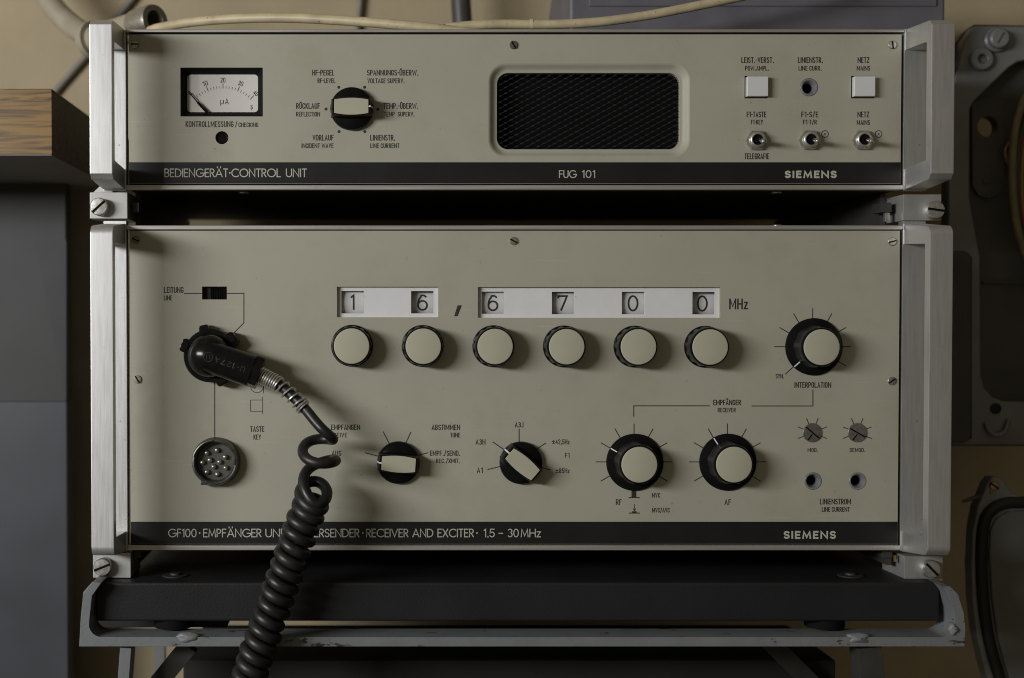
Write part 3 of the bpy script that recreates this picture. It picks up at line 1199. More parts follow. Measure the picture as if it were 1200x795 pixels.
for px, py in ((885.8, 165.0), (948.1, 164.8), (1010.4, 164.8)):
    x, y = F(px, py)
    s = Shape()
    n6 = [(x + 12.6 * math.cos(R(a)), y + 12.6 * math.sin(R(a))) for a in range(0, 360, 60)]
    s.lathe(x, y, [(11.0, 0.2), (11.0, 1.2)], 36)
    s.plate(n6, 1.0, 5.5, bev=1.0, seg=2)
    t = obj('toggle_switch', s, MT['screw'], ctl, sharp=28)
    s = Shape()
    s.lathe(x, y, [(9.4, 5.2), (9.2, 8.6), (8.6, 9.6), (7.6, 10.2), (6.7, 10.2), (6.0, 9.2), (5.6, 5.0)], 40)
    obj('threaded_collar', s, MT['collar'], t, sharp=50)
    s = Shape()
    s.lathe(x, y, [(5.9, 9.2), (5.2, 7.4), (0, 7.4)], 28)
    obj('bush_bore', s, MT['slot'], t)
    s = Shape()
    end = Vector((x + 3.4, y + 4.0, 25))
    pts = [Vector((x - 0.3, y - 0.4, 6)), Vector((x + 0.6, y + 0.8, 11)), Vector((x + 2.0, y + 2.4, 17)), Vector((x + 3.0, y + 3.6, 22)),
           Vector((x + 3.5, y + 4.2, 24.6)), end + Vector((0.3, 0.4, 0.9))]
    rr = [2.0, 2.3, 2.8, 3.3, 2.9, 1.2]
    s.tube(spline(pts, 4), lambda t_: rr[min(4, int(t_ * 5))] + (rr[min(5, int(t_ * 5) + 1)] - rr[min(4, int(t_ * 5))]) * (t_ * 5 - min(4, int(t_ * 5))), 16)
    obj('lever', s, MT['chrome'], t)

# legend printed on the control unit
s = Shape()
BIG, SML = 0.98, 0.84
for t, x0, x1, y0, y1 in (
        ('HF-PEGEL', 365.8, 391.8, 82, 88.8), ('SPANNUNGS-ÜBERW.', 430, 490.3, 82, 88.8), ('RÜCKLAUF', 347, 375, 121, 127.8),
        ('TEMP.-ÜBERW.', 449.2, 490.2, 121, 127.8), ('VORLAUF', 366.2, 390.8, 158.2, 165), ('LINIENSTR.', 433.8, 463, 158.2, 165),
        ('KONTROLLMESSUNG', 217.4, 273.6, 142.2, 149.2), ('LEIST.-VERST.', 868.7, 906.9, 67.2, 74),
        ('F1-TASTE', 875, 898, 131, 137.8), ('TELEGRAFIE', 872.4, 901.3, 179.9, 186.8), ('LINIENSTR.', 935, 964.4, 67.2, 74),
        ('NETZ', 1005, 1018.7, 67.2, 74), ('F1-S/E', 939, 959, 131, 137.8), ('NETZ', 1004.8, 1018.5, 131, 137.8)):
    write(s, t, x0, x1, y0, y1, sw=BIG)
for t, x0, x1, y0, y1 in (
        ('RF-LEVEL', 372, 393, 92, 97.6), ('VOLTAGE SUPERV.', 430.5, 474, 92, 97.8), ('REFLECTION', 347, 375, 131.2, 136.8),
        ('TEMP  SUPERV.', 449.8, 485.8, 131.2, 136.8), ('INCIDENT WAVE', 353.3, 390.8, 168.2, 173.8), ('LINE CURRENT', 433.8, 468, 168.2, 173.8),
        ('CHECKING', 279.4, 302.6, 143.8, 149.2), ('POW.AMPL.', 873.2, 901, 77.4, 83), ('F1-KEY', 879.9, 894, 140.5, 146.1),
        ('LINE CURR.', 935.8, 962.8, 77.4, 83), ('MAINS', 1004, 1019.7, 77.4, 83), ('F1-T/R', 941.1, 957.2, 140.5, 146.1),
        ('MAINS', 1004, 1019.6, 141, 146.6), ('/', 275.4, 278.2, 142.2, 149.2)):
    write(s, t, x0, x1, y0, y1, sw=SML)
for px, py in ((397, 102.5), (427.3, 102.5), (382, 128), (442.8, 128.3), (397.3, 154.5), (427.5, 154.5)):
    x, y = F(px, py)
    s.disc(x, y, 1.75, 0.13)
for px, py in ((966.7, 157.3), (1029.6, 157.3)):
    x, y = F(px, py)
    s.ribbon(circle(x, y, 3.9, 28), 0.9, 0.13, closed=True)
    s.disc(x, y, 1.0, 0.13)
split_mesh(s, 'printed_legend', MT['ink'], panel, [(260, 146), (412, 128), (887, 76), (887, 138), (887, 183), (950, 76), (950, 138), (1012, 76), (1012, 138), (967, 158), (1030, 158)])

# handles
hy0, hy1 = F(600, 34.6)[1], F(600, 222.6)[1]
handle(EL0, EL1 - 1.4, hy0, hy1, ctl, 5.5, 0, 24)
handle(ER0 + 1.2, ER1, hy0, hy1, ctl, 5.5, 0, 24)

# corner blocks between the units
x0, y0, x1, y1 = FR(105.2, 225.6, 149.4, 256.4, 5)
foot_block(x0, x1, y0, y1, *F(115.6, 242.2, 17), R(-42), ctl, 1)
x0, y0, x1, y1 = FR(1058.6, 228, 1103, 258.6, 5)
foot_block(x0, x1, y0, y1, *F(1097.4, 246, 17), R(8), ctl, -1)
# left block's bevelled shoulder behind the handle
s = Shape()
s.plate([F(108.5, 226.4, -4), F(118, 217.5, -4), F(132, 217.5, -4), F(132, 226.4, -4)], -30, -4, bev=0.5)
obj('block_shoulder', s, MT['bracket'], ctl)
# latch lugs and guide rails inside the gap
for xa, xb, dk in ((1033, 1045, 'dark_metal'), (155, 163, 'dark_metal')):
    s = Shape()
    x0, y0, x1, y1 = FR(xa, 237.5, xb, 249, -10)
    s.box(x0, y0, -40, x1, y1, -10, bev=0.8)
    lug = obj('latch_lug', s, MT[dk], ctl)
    if xa > 500:
        s = Shape()
        x0, y0, x1, y1 = FR(1037, 249, 1042.5, 260, -12)
        s.box(x0, y0, -18, x1, y1, -12, bev=1.0)
        obj('latch_pin', s, MT['steel'], lug)
for xa, xb in ((152, 158), (1046, 1052)):
    s = Shape()
    s.box(xa, yrB1 + 0.3, -480, xb, F(600, 264.4)[1] - 1, -42)  # rails stretched to the full gap height so its sides stay dark
    obj('guide_rail', s, MT['dark_metal'], ctl)
for px in (283, 917):
    x, y = F(px, 225.5, 0)
    s = Shape()
    s.prism([(x + 6.5 * math.cos(a * PI / 10), yrB1 - 0.5, -26 + 6.5 * math.sin(a * PI / 10)) for a in range(20)], (0, 2.2, 0), bev=0.6)
    obj('base_screw', s, MT['steel'], ctl)

# ================================================================== RECEIVER UNIT (lower)
LX0, _ = F(152.4, 455)
LX1, _ = F(1053.2, 455)
LY0 = F(600, 270.6)[1]
LY1 = F(600, 637.9)[1]
rec = thing('radio_receiver_unit', 603, F(0, 648)[1], 0,
            'taller lower radio unit with white six-digit frequency windows and rows of knobs', 'radio unit')
rT0, rT1 = F(600, 264.4)[1], F(600, 270.0)[1]
rB0, rB1 = F(600, 638.6)[1], F(600, 645.0)[1]
s = Shape()
case_shell(s, EL1 + 2, rT0 + 1, ER0 - 2, rB1 - 1)
obj('case', s, MT['case'], rec)
s = Shape()
s.box(EL1 - 0.4, rT0, -14, ER0 - 0.8, rT1 - 0.5, 2.2, bev=1.3, seg=3)
obj('frame_rail', s, MT['alu_h'], rec)
s = Shape()
s.box(EL1 - 0.4, rB0 + 0.4, -14, ER0 - 0.8, rB1, 2.2, bev=1.4, seg=3)
obj('frame_rail', s, MT['alu_h'], rec)
eT = F(600, 259.0)[1]
for x0, x1 in ((EL0, EL1), (ER0, ER1)):
    s = Shape()
    s.box(x0, eT, -14, x1, rB1 + 1.0, 0, bev=0.6)
    obj('mounting_ear', s, MT['alu_v'], rec)

w1 = FR(394.8, 336.2, 513.6, 372.0)
w2 = FR(560.0, 336.6, 844.0, 372.6)
sw_ = FR(236.8, 336.0, 265.8, 351.2)
j1, j2 = F(952.8, 564), F(1005.0, 564)
s = Shape()
s.holed(rect(LX0, LY0, LX1, LY1), [rect(*w1), rect(*w2), rect(*sw_), circle(*j1, 10.4), circle(*j2, 10.4)], -6, 0)
rpanel = obj('front_panel', s, MT['panel'], rec, sharp=40)

ys = F(600, 611.6)[1]
s = Shape()
s.box(LX0 + 0.2, ys, 0.02, LX1 - 0.2, LY1 - 0.3, 0.12)
rstrip = obj('name_strip', s, MT['strip'], rec)
s = Shape()
T0, T1 = 619.8, 629.9
for t, x0, x1 in (('GF100', 197, 230.4), ('·', 232.5, 235.5), ('EMPFÄNGER', 238.0, 306.4), ('UND', 311.0, 337.5), ('STEUERSENDER', 341.5, 421.2),
                  ('·', 423.6, 426.6), ('RECEIVER', 429.0, 478.6), ('AND', 483.2, 507.8), ('EXCITER', 512.6, 555.4), ('·', 557.4, 560.6),
                  ('1.5', 566.8, 579.8), ('–', 584.2, 589.6), ('30', 594.8, 608), ('MHz', 610.2, 633.9)):
    write(s, t, x0, x1, T0, T1, 0.2, 'g', 1.15)
write(s, 'SIEMENS', 918.4, 979.4, 622.4, 631.8, 0.2, 'g', 2.05, gap=0.40)
split_mesh(s, 'strip_lettering', MT['pale_ink'], rstrip, [(400, 625), (950, 625)])

# frequency windows: white plate with an opening for each number drum
DW = [(400, 426.3, 341.3, 367.5), (481.8, 508, 341.3, 367.5), (564.5, 590.5, 342, 368), (646.8, 672.8, 342.2, 368.4), (728.8, 755.3, 342.2, 368.4),
      (811.5, 837.8, 342.4, 368.6)]
DIG = ['1', '6', '6', '7', '0', '0']
DDEP = [-9.5, -14, -9.5, -12, -9.5, -14]
for wr, idx in ((w1, (0, 1)), (w2, (2, 3, 4, 5))):
    pd = -5.2
    holes = []
    for i in idx:
        a = FR(DW[i][0], DW[i][2], DW[i][1], DW[i][3], pd)
        holes.append(rect(*a))
    s = Shape()
    s.holed(rect(wr[0] - 3, wr[1] - 3, wr[2] + 3, wr[3] + 3), holes, pd - 3, pd)
    fp = obj('frequency_plate', s, MT['white'], rec)
    for i in idx:
        a = FR(DW[i][0], DW[i][2], DW[i][1], DW[i][3], pd)
        dz = DDEP[i]
        dr = Shape()
        # number drum: a slice of a cylinder about a horizontal axis
        cyy = (a[1] + a[3]) / 2
        rad = 34
        ring = [(cyy + rad * math.sin(R(t)), dz - rad + rad * math.cos(R(t))) for t in range(-60, 61, 6)]
        ring += [(cyy + 20, dz - rad), (cyy - 20, dz - rad)]
        dr.prism([(a[0] - 3, yy, d) for yy, d in ring], (a[2] - a[0] + 6, 0, 0))
        drum = obj('number_drum', dr, MT['drum'], rec)
        dg = Shape()
        cxx = (a[0] + a[2]) / 2 + (0.5 if DIG[i] != '1' else -0.5)
        hh = 18.6
        S, gw = glyph(DIG[i], 'n' if DIG[i] != '0' else 'g')
        kx = {'1': 1.4, '6': 1.2, '7': 1.8, '0': 1.42}[DIG[i]]
        for stt in S:
            LAY[0] = (LAY[0] + 1) % 7
            pts = [(cxx + (p[0] - gw / 2) * hh * kx * 0.72, cyy + 0.3 + hh * 0.46 - p[1] * hh * 0.92) for p in stt]
            if len(stt) < 6:   # keep straight strokes close to the drum surface
                q = []
                for u, v in zip(pts, pts[1:]):
                    for k in range(6):
                        q.append((u[0] + (v[0] - u[0]) * k / 6, u[1] + (v[1] - u[1]) * k / 6))
                pts = q + [pts[-1]]
            closed = (Vector(pts[0]) - Vector(pts[-1])).length < 1e-3
            n0v = len(dg.bm.verts)
            dg.ribbon(pts, 2.1, LAY[0] * 0.01, closed, cap=0)
            dg.bm.verts.ensure_lookup_table()
            for v in list(dg.bm.verts)[n0v:]:
                yy = v.co.y - cyy
                v.co.z += dz - rad + math.sqrt(rad * rad - yy * yy) + 0.15
        obj('digit', dg, MT['ink'], drum, recalc=False)

for i, (px, py) in enumerate(((412.6, 405.4), (495.2, 405.6), (578.0, 405.9), (660.5, 406.1), (743.2, 406.3), (825.8, 406.5))):
    tuning_knob(*F(px, py), rec, 0.06 + i * 0.045)

for px, py, an, ph in ((953.3, 406.6, 225, 0.0), (743.6, 541.8, 150, 0.05), (852.5, 541.7, 121, 0.11)):
    skirt_knob(*F(px, py), rec, R(an), ph)

selector_knob(*F(466.8, 542.0), rec, R(176))
selector_knob(*F(610.0, 542.2), rec, R(140))

for px, an in ((952.0, R(40)), (1004.6, R(30))):
    x, y = F(px, 507.3)
    s = Shape()
    s.lathe(x, y, [(11.3, -0.5), (11.3, 0.6), (10.6, 1.4), (0, 1.7)], 40)
    tr = obj('trimmer_shaft', s, MT['trimmer'], rec)
    s = Shape()
    ca, sa = math.cos(an), math.sin(an)
    s.plate([(x + ca * a - sa * b, y + sa * a + ca * b) for a, b in ((-10.4, -0.8), (10.4, -0.8), (10.4, 0.8), (-10.4, 0.8))], 0.8, 1.9)
    s.plate([(x - 5.6 + u, y + 8.6 + v) for u, v in ((-0.6, -0.5), (4.6, -7.4), (5.6, -6.6), (0.6, 0.4))], 0.8, 1.85)
    obj('slot', s, MT['slot'], tr)

jack(rec, 952.8, 564)
jack(rec, 1005.0, 564)

for px, py, r, an, mm in ((159, 281.2, 4.6, 0.4, 'dark_screw'), (601.8, 282.6, 4.9, 0.5, 'screw'), (1045.2, 283.4, 5.0, -0.25, 'screw'),
                          (161.2, 444.8, 4.8, 1.0, 'screw'), (1044.8, 446.6, 4.9, -0.6, 'screw')):
    x, y = F(px, py)
    slotted_head('panel_screw', x, y, 0.2, r, an, rec, MT[mm])

# slide switch
s = Shape()
s.box(sw_[0] - 1, sw_[1] - 1, -12, sw_[2] + 1, sw_[3] + 1, -8)
ss = obj('slide_switch', s, MT['gasket'], rec)
s = Shape()
xs = sw_[0] + 9.5
for k in range(9):
    s.box(xs + k * 2.05, sw_[1] + 0.6, -8.5, xs + k * 2.05 + 1.45, sw_[3] - 0.6, -1.6, bev=0.3, seg=1)
s.box(xs, sw_[1] + 0.6, -8.4, xs + 18.3, sw_[3] - 0.6, -3)
obj('slider', s, MT['plastic'], ss)

# ten-pin headset socket
cx, cy = F(253.4, 540.6)
s = Shape()
s.lathe(cx, cy, [(28.2, 0.1), (28.4, 3), (27.6, 5), (27.2, 12), (26.4, 14.5), (24.6, 15), (23.2, 14), (22.6, 11), (22.4, 3.0), (21.6, 2.6)], 72)
sk = obj('pin_socket', s, MT['gunmetal'], rec, sharp=28)
s = Shape()
s.lathe(cx, cy, [(22.2, 2.4), (21.8, 3.6), (0, 3.6)], 48)
obj('socket_insert', s, MT['socket'], sk)
for zx, zy in ((440, 275), (322, 307), (535, 355), (357, 390), (268, 418), (468, 412), (400, 468), (540, 480), (322, 530), (443, 556)):
    x, y = F(210 + zx / 9.93, 500 + zy / 9.93, 6)
    q = Shape()
    q.lathe(x, y, [(3.0, 3.4), (3.0, 6.2), (2.6, 7.6), (1.5, 8.6), (0, 8.9)], 20)
    obj('contact_pin', q, MT['screw'], sk)
# bayonet ramp and lugs
s = Shape()
pts = [(cx + 25.6 * math.cos(R(a)), cy + 25.6 * math.sin(R(a)), 14.8 + (a + 160) * 0.012) for a in range(-165, -88, 7)]
s.tube(pts, 1.3, 8)
s.box(cx + 21.0, cy - 6, 8, cx + 24.2, cy + 3, 15.4, bev=0.6)
s.box(cx - 16.5, cy + 21.5, 6, cx - 9, cy + 26.5, 15.6, bev=0.8)
obj('bayonet_lug', s, MT['gunmetal'], sk)

# printed legend of the receiver
s = Shape()
for t, x0, x1, y0, y1, sw in (
        ('LEITUNG', 192, 215, 336.4, 343.6, 1.0), ('LINE', 192, 201.8, 346.4, 352.2, 0.84), ('TASTE', 293.2, 309.6, 499.7, 506.3, 0.98),
        ('KEY', 297, 305.8, 509.4, 515.4, 0.84), ('EMPFANGEN', 388, 422, 497.7, 504.2, 0.98), ('RECEIVE', 383, 406.9, 507.3, 512.9, 0.84),
        ('AUS', 388.7, 399.9, 528.2, 534.5, 0.98), ('ABSTIMMEN', 505.8, 539.2, 497.8, 504.3, 0.98), ('TUNE', 527.6, 539.4, 507.3, 512.9, 0.84),
        ('EMPF./SEND.', 503.8, 539.2, 528.2, 534.4, 0.98), ('REC./XMIT.', 510.9, 539, 537.6, 543, 0.84), ('A3J', 603.2, 613.4, 494.9, 501.2, 0.94),
        ('A3H', 557.3, 568.8, 514.9, 521.4, 0.94), ('A1', 558.8, 565.8, 548.2, 554.6, 0.94), ('±42,5Hz', 646.9, 667.4, 515, 520.9, 0.84),
        ('F1', 662, 667.3, 530.9, 536.9, 0.84), ('±85Hz', 650.8, 667.4, 549, 554.8, 0.84), ('EMPFÄNGER', 835.8, 868.4, 468.6, 475.2, 0.98),
        ('RECEIVER', 841, 862.2, 478.1, 483.4, 0.84), ('INTERPOLATION', 931, 974, 448, 454.7, 0.98), ('SYN.', 909, 918.9, 438.4, 443.7, 0.9),
        ('RF', 721.6, 728.4, 585.2, 592, 0.94), ('AF', 849.0, 856.6, 585.2, 592, 0.94), ('MVC', 764, 773.6, 577.9, 583.4, 0.84),
        ('MVC/AVC', 764, 784.8, 595.3, 600.9, 0.84), ('MOD.', 946.4, 958.6, 525.2, 530, 0.84), ('DEMOD.', 995.8, 1013.8, 525.2, 530, 0.84),
        ('LINIENSTROM', 960.8, 997.1, 584.6, 591.4, 0.98), ('LINE CURRENT', 963, 995.7, 594.4, 600, 0.84), ('MHz', 854.5, 876.4, 350, 362.8, 1.7)):
    write(s, t, x0, x1, y0, y1, sw=sw)
line(s, [(215.6, 344), (236.6, 344)])
line(s, [(266, 344), (285.8, 344), (285.8, 378.5), (273, 391.5)])
line(s, [(251.6, 448), (251.6, 513)])
line(s, [(293.6, 469), (307.4, 469)], 0.7)
line(s, [(307.4, 482.2), (293.6, 482.2), (293.6, 469)], 0.7)
line(s, [(307.8, 465.4), (307.8, 485.6)], 0.7)
x, y = F(301.2, 452.8)
s.ribbon(circle(x, y, 7.6, 36), 0.7, 0.13, closed=True)
line(s, [(308.8, 444), (308.8, 461)], 0.7)
line(s, [(449, 506), (456.4, 520.5)])
line(s, [(481.7, 506.3), (474.8, 521)])
line(s, [(427.8, 530.7), (446, 535.6)])
line(s, [(487, 534.6), (501.8, 530.7)])
line(s, [(608.3, 502.6), (608.3, 520)])
line(s, [(577.5, 518.2), (592.5, 528.4)])
line(s, [(639.8, 519.3), (627, 527.6)])
line(s, [(571.2, 550.5), (588, 546.4)])
line(s, [(632.5, 547.5), (645.2, 550.9)])
line(s, [(742.7, 488.6), (742.7, 475.8), (831.7, 475.8)])
line(s, [(880.8, 476), (952.6, 476), (952.6, 456.8)])
s.poly([F(536.2, 358), F(541.3, 358), F(536.3, 370.8), F(532.2, 370.8)], 0.13)
for cxp, cyp in ((952.4, 406.5), (743.0, 541.5), (852.3, 541.5)):
    for a in (-30, 0, 30, 60, 90, 120, 150, 180, 210):
        if cxp > 900 and a == 210:
            continue
        line(s, [(cxp + r * math.cos(R(a)), cyp - r * math.sin(R(a))) for r in (32, 45)], 1.05)
line(s, [(920.2, 438.8), (929.5, 430.2)], 1.05)
for cxp in (952.0, 1004.6):
    for a in (-22, 22, 68, 112, 158, 202):
        line(s, [(cxp + r * math.cos(R(a)), 507.3 - r * math.sin(R(a))) for r in (11, 18.3)], 0.95)
s.poly([F(740, 572), F(745.7, 572), F(745.7, 583), F(740, 583)], 0.13)
line(s, [(736.7, 583.3), (749.6, 583.3)], 1.2)
line(s, [(743.4, 591), (743.4, 598.4)], 0.7)
line(s, [(741.6, 596), (743.4, 598.8), (745.2, 596)], 0.7)
s.poly([F(740.4, 599.4), F(746, 599.4), F(746, 601), F(740.4, 601)], 0.13)
line(s, [(737, 601.5), (749.6, 601.5)], 1.2)
split_mesh(s, 'printed_legend', MT['ink'], rpanel, [(235, 360), (252, 480), (301, 490), (405, 515), (475, 520), (535, 520), (612, 525), (743, 555),
                                                       (852, 545), (860, 356), (536, 364), (852, 474), (952, 410), (952, 512), (1005, 512), (979, 592), (743, 500), (700, 476), (920, 476)])

# handles and corner blocks
hy0, hy1 = F(600, 262.4)[1], F(600, 646.6)[1]
handle(EL0, EL1 - 1.4, hy0, hy1, rec, 8, 11, 24)
handle(ER0 + 1.2, ER1, hy0, hy1, rec, 8, 11, 24)
x0, y0, x1, y1 = FR(108.8, 648.2, 153.2, 677.4, 5)
foot_block(x0, x1, y0, y1, *F(119.4, 665.2, 17), R(-22), rec, 1)
x0, y0, x1, y1 = FR(1060, 652, 1104.8, 680.8, 5)
foot_block(x0, x1, y0, y1, *F(1092.4, 667.8, 17), R(45), rec, -1)
for xa, xb in ((1034, 1046), (157, 165)):
    s = Shape()
    x0, y0, x1, y1 = FR(xa, 646, xb, 654, -10)
    s.box(x0, y0, -40, x1, y1, -10, bev=0.8)
    obj('latch_lug', s, MT['dark_metal'], rec)
s = Shape()
x, y = F(1049, 655, -6)
s.box(x - 1.4, y - 4, -9, x + 1.4, y + 4, -6, bev=0.5)
obj('latch_pin', s, MT['brass'], rec)
for px in (917,):
    x, y = F(px, 263, 0)
    s = Shape()
    s.prism([(x + 6.5 * math.cos(a * PI / 10), rT0 + 1.2, -22 + 6.5 * math.sin(a * PI / 10)) for a in range(20)], (0, -3.2, 0), bev=0.6)
    obj('top_screw', s, MT['steel'], rec)
for xa, xb in ((152, 158), (1046, 1052)):
    s = Shape()
    s.box(xa, rB1, -330, xb, rB1 + 20, -14)
    obj('guide_rail', s, MT['dark_metal'], rec)

# ================================================================== HEADSET PLUG AND COILED LEAD
pcx, pcy = F(246.8, 417.0, 14)
lead = thing('headset_plug_lead', pcx, pcy, 14,
             'black elbow plug with coiled lead hanging in front of the lower radio unit', 'cable')
s = Shape()
s.lathe(pcx, pcy, [(29, 2), (30.5, 3), (31, 10), (31, 17), (30, 18.5), (26.5, 18.8), (25, 18.2)], 72)
for a, w, r1, r0 in ((158, 11, 36.5, 27), (103, 8, 36.5, 27), (37, 12, 37, 26), (-62, 12, 37.5, 26)):
    ca, sa = math.cos(R(a)), -math.sin(R(a))
    poly = []
    for rr, tw in ((r0, 1.1), (r1 - 2, 1.0), (r1, 0.75)):
        poly.append((pcx + ca * rr - sa * w * tw * 0.7, pcy + sa * rr + ca * w * tw * 0.7))
    for rr, tw in ((r1, 0.75), (r1 - 2, 1.0), (r0, 1.1)):
        poly.append((pcx + ca * rr + sa * w * tw * 0.7, pcy + sa * rr - ca * w * tw * 0.7))
    s.plate(poly, 3, 19, bev=1.2, seg=2)
fl = obj('plug_flange', s, MT['bakelite'], lead)
for a in (158, 37, -62):
    x, y = pcx + 31.5 * math.cos(R(a)), pcy - 31.5 * math.sin(R(a))
    slotted_head('flange_screw', x, y, 19, 4.6, R(60 if a != 37 else 20), fl, MT['bakelite'], 1.5)
# dome and elbow barrel
s = Shape()
prof = [(25.2, 17.5), (25.0, 24)]
for k in range(1, 9):
    a = R(90 * k / 8)
    prof.append((25.0 * math.cos(a), 25 + 23 * math.sin(a)))
s.lathe(pcx, pcy, prof, 56)
el_end = Vector((*F(296.0, 435.4, 34), 34))
el_c = Vector((pcx, pcy, 33))
ax = (el_end - el_c).normalized()
s.tube([el_c, el_c + ax * 20, el_end - ax * 2, el_end - ax * 0.4, el_end], lambda t: 18.8 if t < 0.9 else 17.8, 40)
body = obj('plug_body', s, MT['bakelite'], lead, sharp=40)
# hexagonal gland nut
s = Shape()
up = Vector((0, 0, 1))
sd = ax.cross(up).normalized()
up = sd.cross(ax)
for o0, o1, rad_ in ((-1.5, 9.5, 19.6),):
    ringA = [el_end + ax * o0 + (sd * math.cos(R(a)) + up * math.sin(R(a))) * rad_ for a in range(15, 375, 60)]
    s.prism([tuple(p) for p in ringA], tuple(ax * (o1 - o0)), bev=1.6, seg=2)
obj('gland_nut', s, MT['bakelite'], lead)
# raised marking on the barrel (reads from the other side)
s = Shape()
ang = math.atan2(ax.y, ax.x)
mid = el_c + ax * 28
tmp = Shape()
write(tmp, 'U-127A', mid.x - 18, mid.x + 18, mid.y - 3.2, mid.y + 3.2, 0, 'n', 0.95, photo=False, rot=(mid.x, mid.y, ang + PI), gap=0.3)
circ_c = el_c + ax * 2 + Vector((0, 0, 0))
tmp.ribbon(circle(circ_c.x, circ_c.y, 5.2, 24), 0.8, 0, closed=True)
tmp.ribbon([(circ_c.x - 1.8, circ_c.y - 2.5), (circ_c.x - 1.8, circ_c.y + 2.5)], 0.8, 0.01)
tmp.ribbon([(circ_c.x + 1.8, circ_c.y - 2.5), (circ_c.x + 1.8, circ_c.y + 2.5)], 0.8, 0.01)
for v in tmp.bm.verts:
    rel = Vector((v.co.x, v.co.y, 0)) - Vector((el_c.x, el_c.y, 0))
    along = rel.dot(Vector((ax.x, ax.y, 0)).normalized())
    off = rel - Vector((ax.x, ax.y, 0)).normalized() * along
    zz = el_c.z + math.sqrt(max(0, 18.8 ** 2 - off.length ** 2)) + (ax.z * along)
    rd = rel.length
    if rd < 24.5:
        zz = max(zz, 25 + 23 * math.sqrt(max(0, 1 - (rd / 25.0) ** 2)))
    v.co.z += zz + 0.25
obj('raised_marking', tmp, MT['grip'], body, recalc=False)

# strain relief spring
cp = [F3(300, 437.6, 34), F3(314, 444.2, 36), F3(328, 452, 39), F3(343, 465, 44), F3(357.5, 479.5, 50)]
sp = spline(cp, 16)
cum = [0]
for a, b in zip(sp, sp[1:]):
    cum.append(cum[-1] + (b - a).length)


def along_path(path, cu, sdist):
    sdist = max(0, min(cu[-1], sdist))
    for i in range(len(cu) - 1):
        if cu[i + 1] >= sdist:
            t = (sdist - cu[i]) / max(1e-6, cu[i + 1] - cu[i])
            return path[i].lerp(path[i + 1], t), (path[i + 1] - path[i]).normalized()
    return path[-1], (path[-1] - path[-2]).normalized()


keys = [0, 3.0, 6.0, 9.0, 12.0, 15.0, 18.0, 21.0, 24, 27.0, 30.0, 37.5, 47, 56.5, 65.5, 69.0, 72]
K = cum[-1] / 73.0
pts = []
for n in range(len(keys) - 1):
    for k in range(20):
        sdist = (keys[n] + (keys[n + 1] - keys[n]) * k / 20) * K
        p, t = along_path(sp, cum, sdist)
        a = sd - t * sd.dot(t)
        a.normalize()
        b = t.cross(a)
        rr = 9.0 - 0.8 * sdist / cum[-1]
        th = 2 * PI * k / 20
        pts.append(p + (a * math.cos(th) + b * math.sin(th)) * rr)
s = Shape()
s.tube(pts, 1.25, 8)
obj('strain_spring', s, MT['steel'], lead)

# coiled lead
path = [F3(297, 436, 34), F3(314, 444.2, 36), F3(328, 452, 39), F3(343, 465, 44), F3(357.5, 479.5, 50), F3(369, 493.5, 57), F3(380, 506, 64)]
#       turn, axis x, axis y (photo), tilt, radius, depth
CK = [(0, 374, 519, 4, 21, 62), (0.5, 373.5, 529, 12, 21, 62), (1, 374.5, 536.5, 6, 21, 62), (1.25, 376, 549, 5, 17, 62), (1.5, 371.5, 564, 8, 15.8, 62),
      (1.75, 369, 571, 17, 15.8, 62), (2, 368.5, 575, 15, 15.6, 62), (2.5, 366, 582, 9, 14.8, 63), (3, 364.5, 589, 8, 14.6, 64), (4, 359.5, 603, 3, 14, 66),
      (5, 354.2, 616, 2, 14, 67)]
for n in range(6, 26):
    CK.append((n, 354.2 - 4.98 * (n - 5), 616 + 14.1 * (n - 5), 1.5, 14.0, 67 + (n - 5) * 0.9))
ax_dir = Vector((-5.0, 14.15)).normalized()
perp = Vector((ax_dir.y, -ax_dir.x))


def ck(n):
    for a, b in zip(CK, CK[1:]):
        if a[0] <= n <= b[0]:
            t = (n - a[0]) / (b[0] - a[0])
            return [a[i] + (b[i] - a[i]) * t for i in range(1, 6)]
    return list(CK[-1][1:])


STEP = 26
coil = []
rng = random.Random(3)
for i in range(int(25 * STEP) + 1):
    n = i / STEP
    x, y, tilt, rad_, dep = ck(n)
    wob = 0.5 * math.sin(n * 2.3) + 0.35 * math.sin(n * 5.1 + 1)
    th = -2 * PI * n
    k = (DIST - dep) / DIST
    fx, fy = F(x + wob, y, dep)
    bl = min(1.0, n / 3.0)
    pv_ = Vector((1, 0)).lerp(perp, bl)
    px = fx + pv_.x * rad_ * math.cos(th) + 0
    front = math.sin(th)          # +1 on the room side of each turn, which hangs a little lower
    py = fy + pv_.y * rad_ * math.cos(th) + front * tilt
    coil.append((px, py, dep + rad_ * front))
full = spline(path, 10) + [Vector(c) for c in coil]
# soften the joint between straight lead and coil
for _ in range(6):
    for i in range(50, 90):
        full[i] = (full[i - 1] + full[i] * 2 + full[i + 1]) / 4
s = Shape()
m_ = len(full)
s.tube(full, lambda t: 6.0 + 0.75 * min(1, max(0, (t - 0.12) / 0.08)), 14)
obj('coiled_cord', s, MT['rubber'], lead, sharp=60)

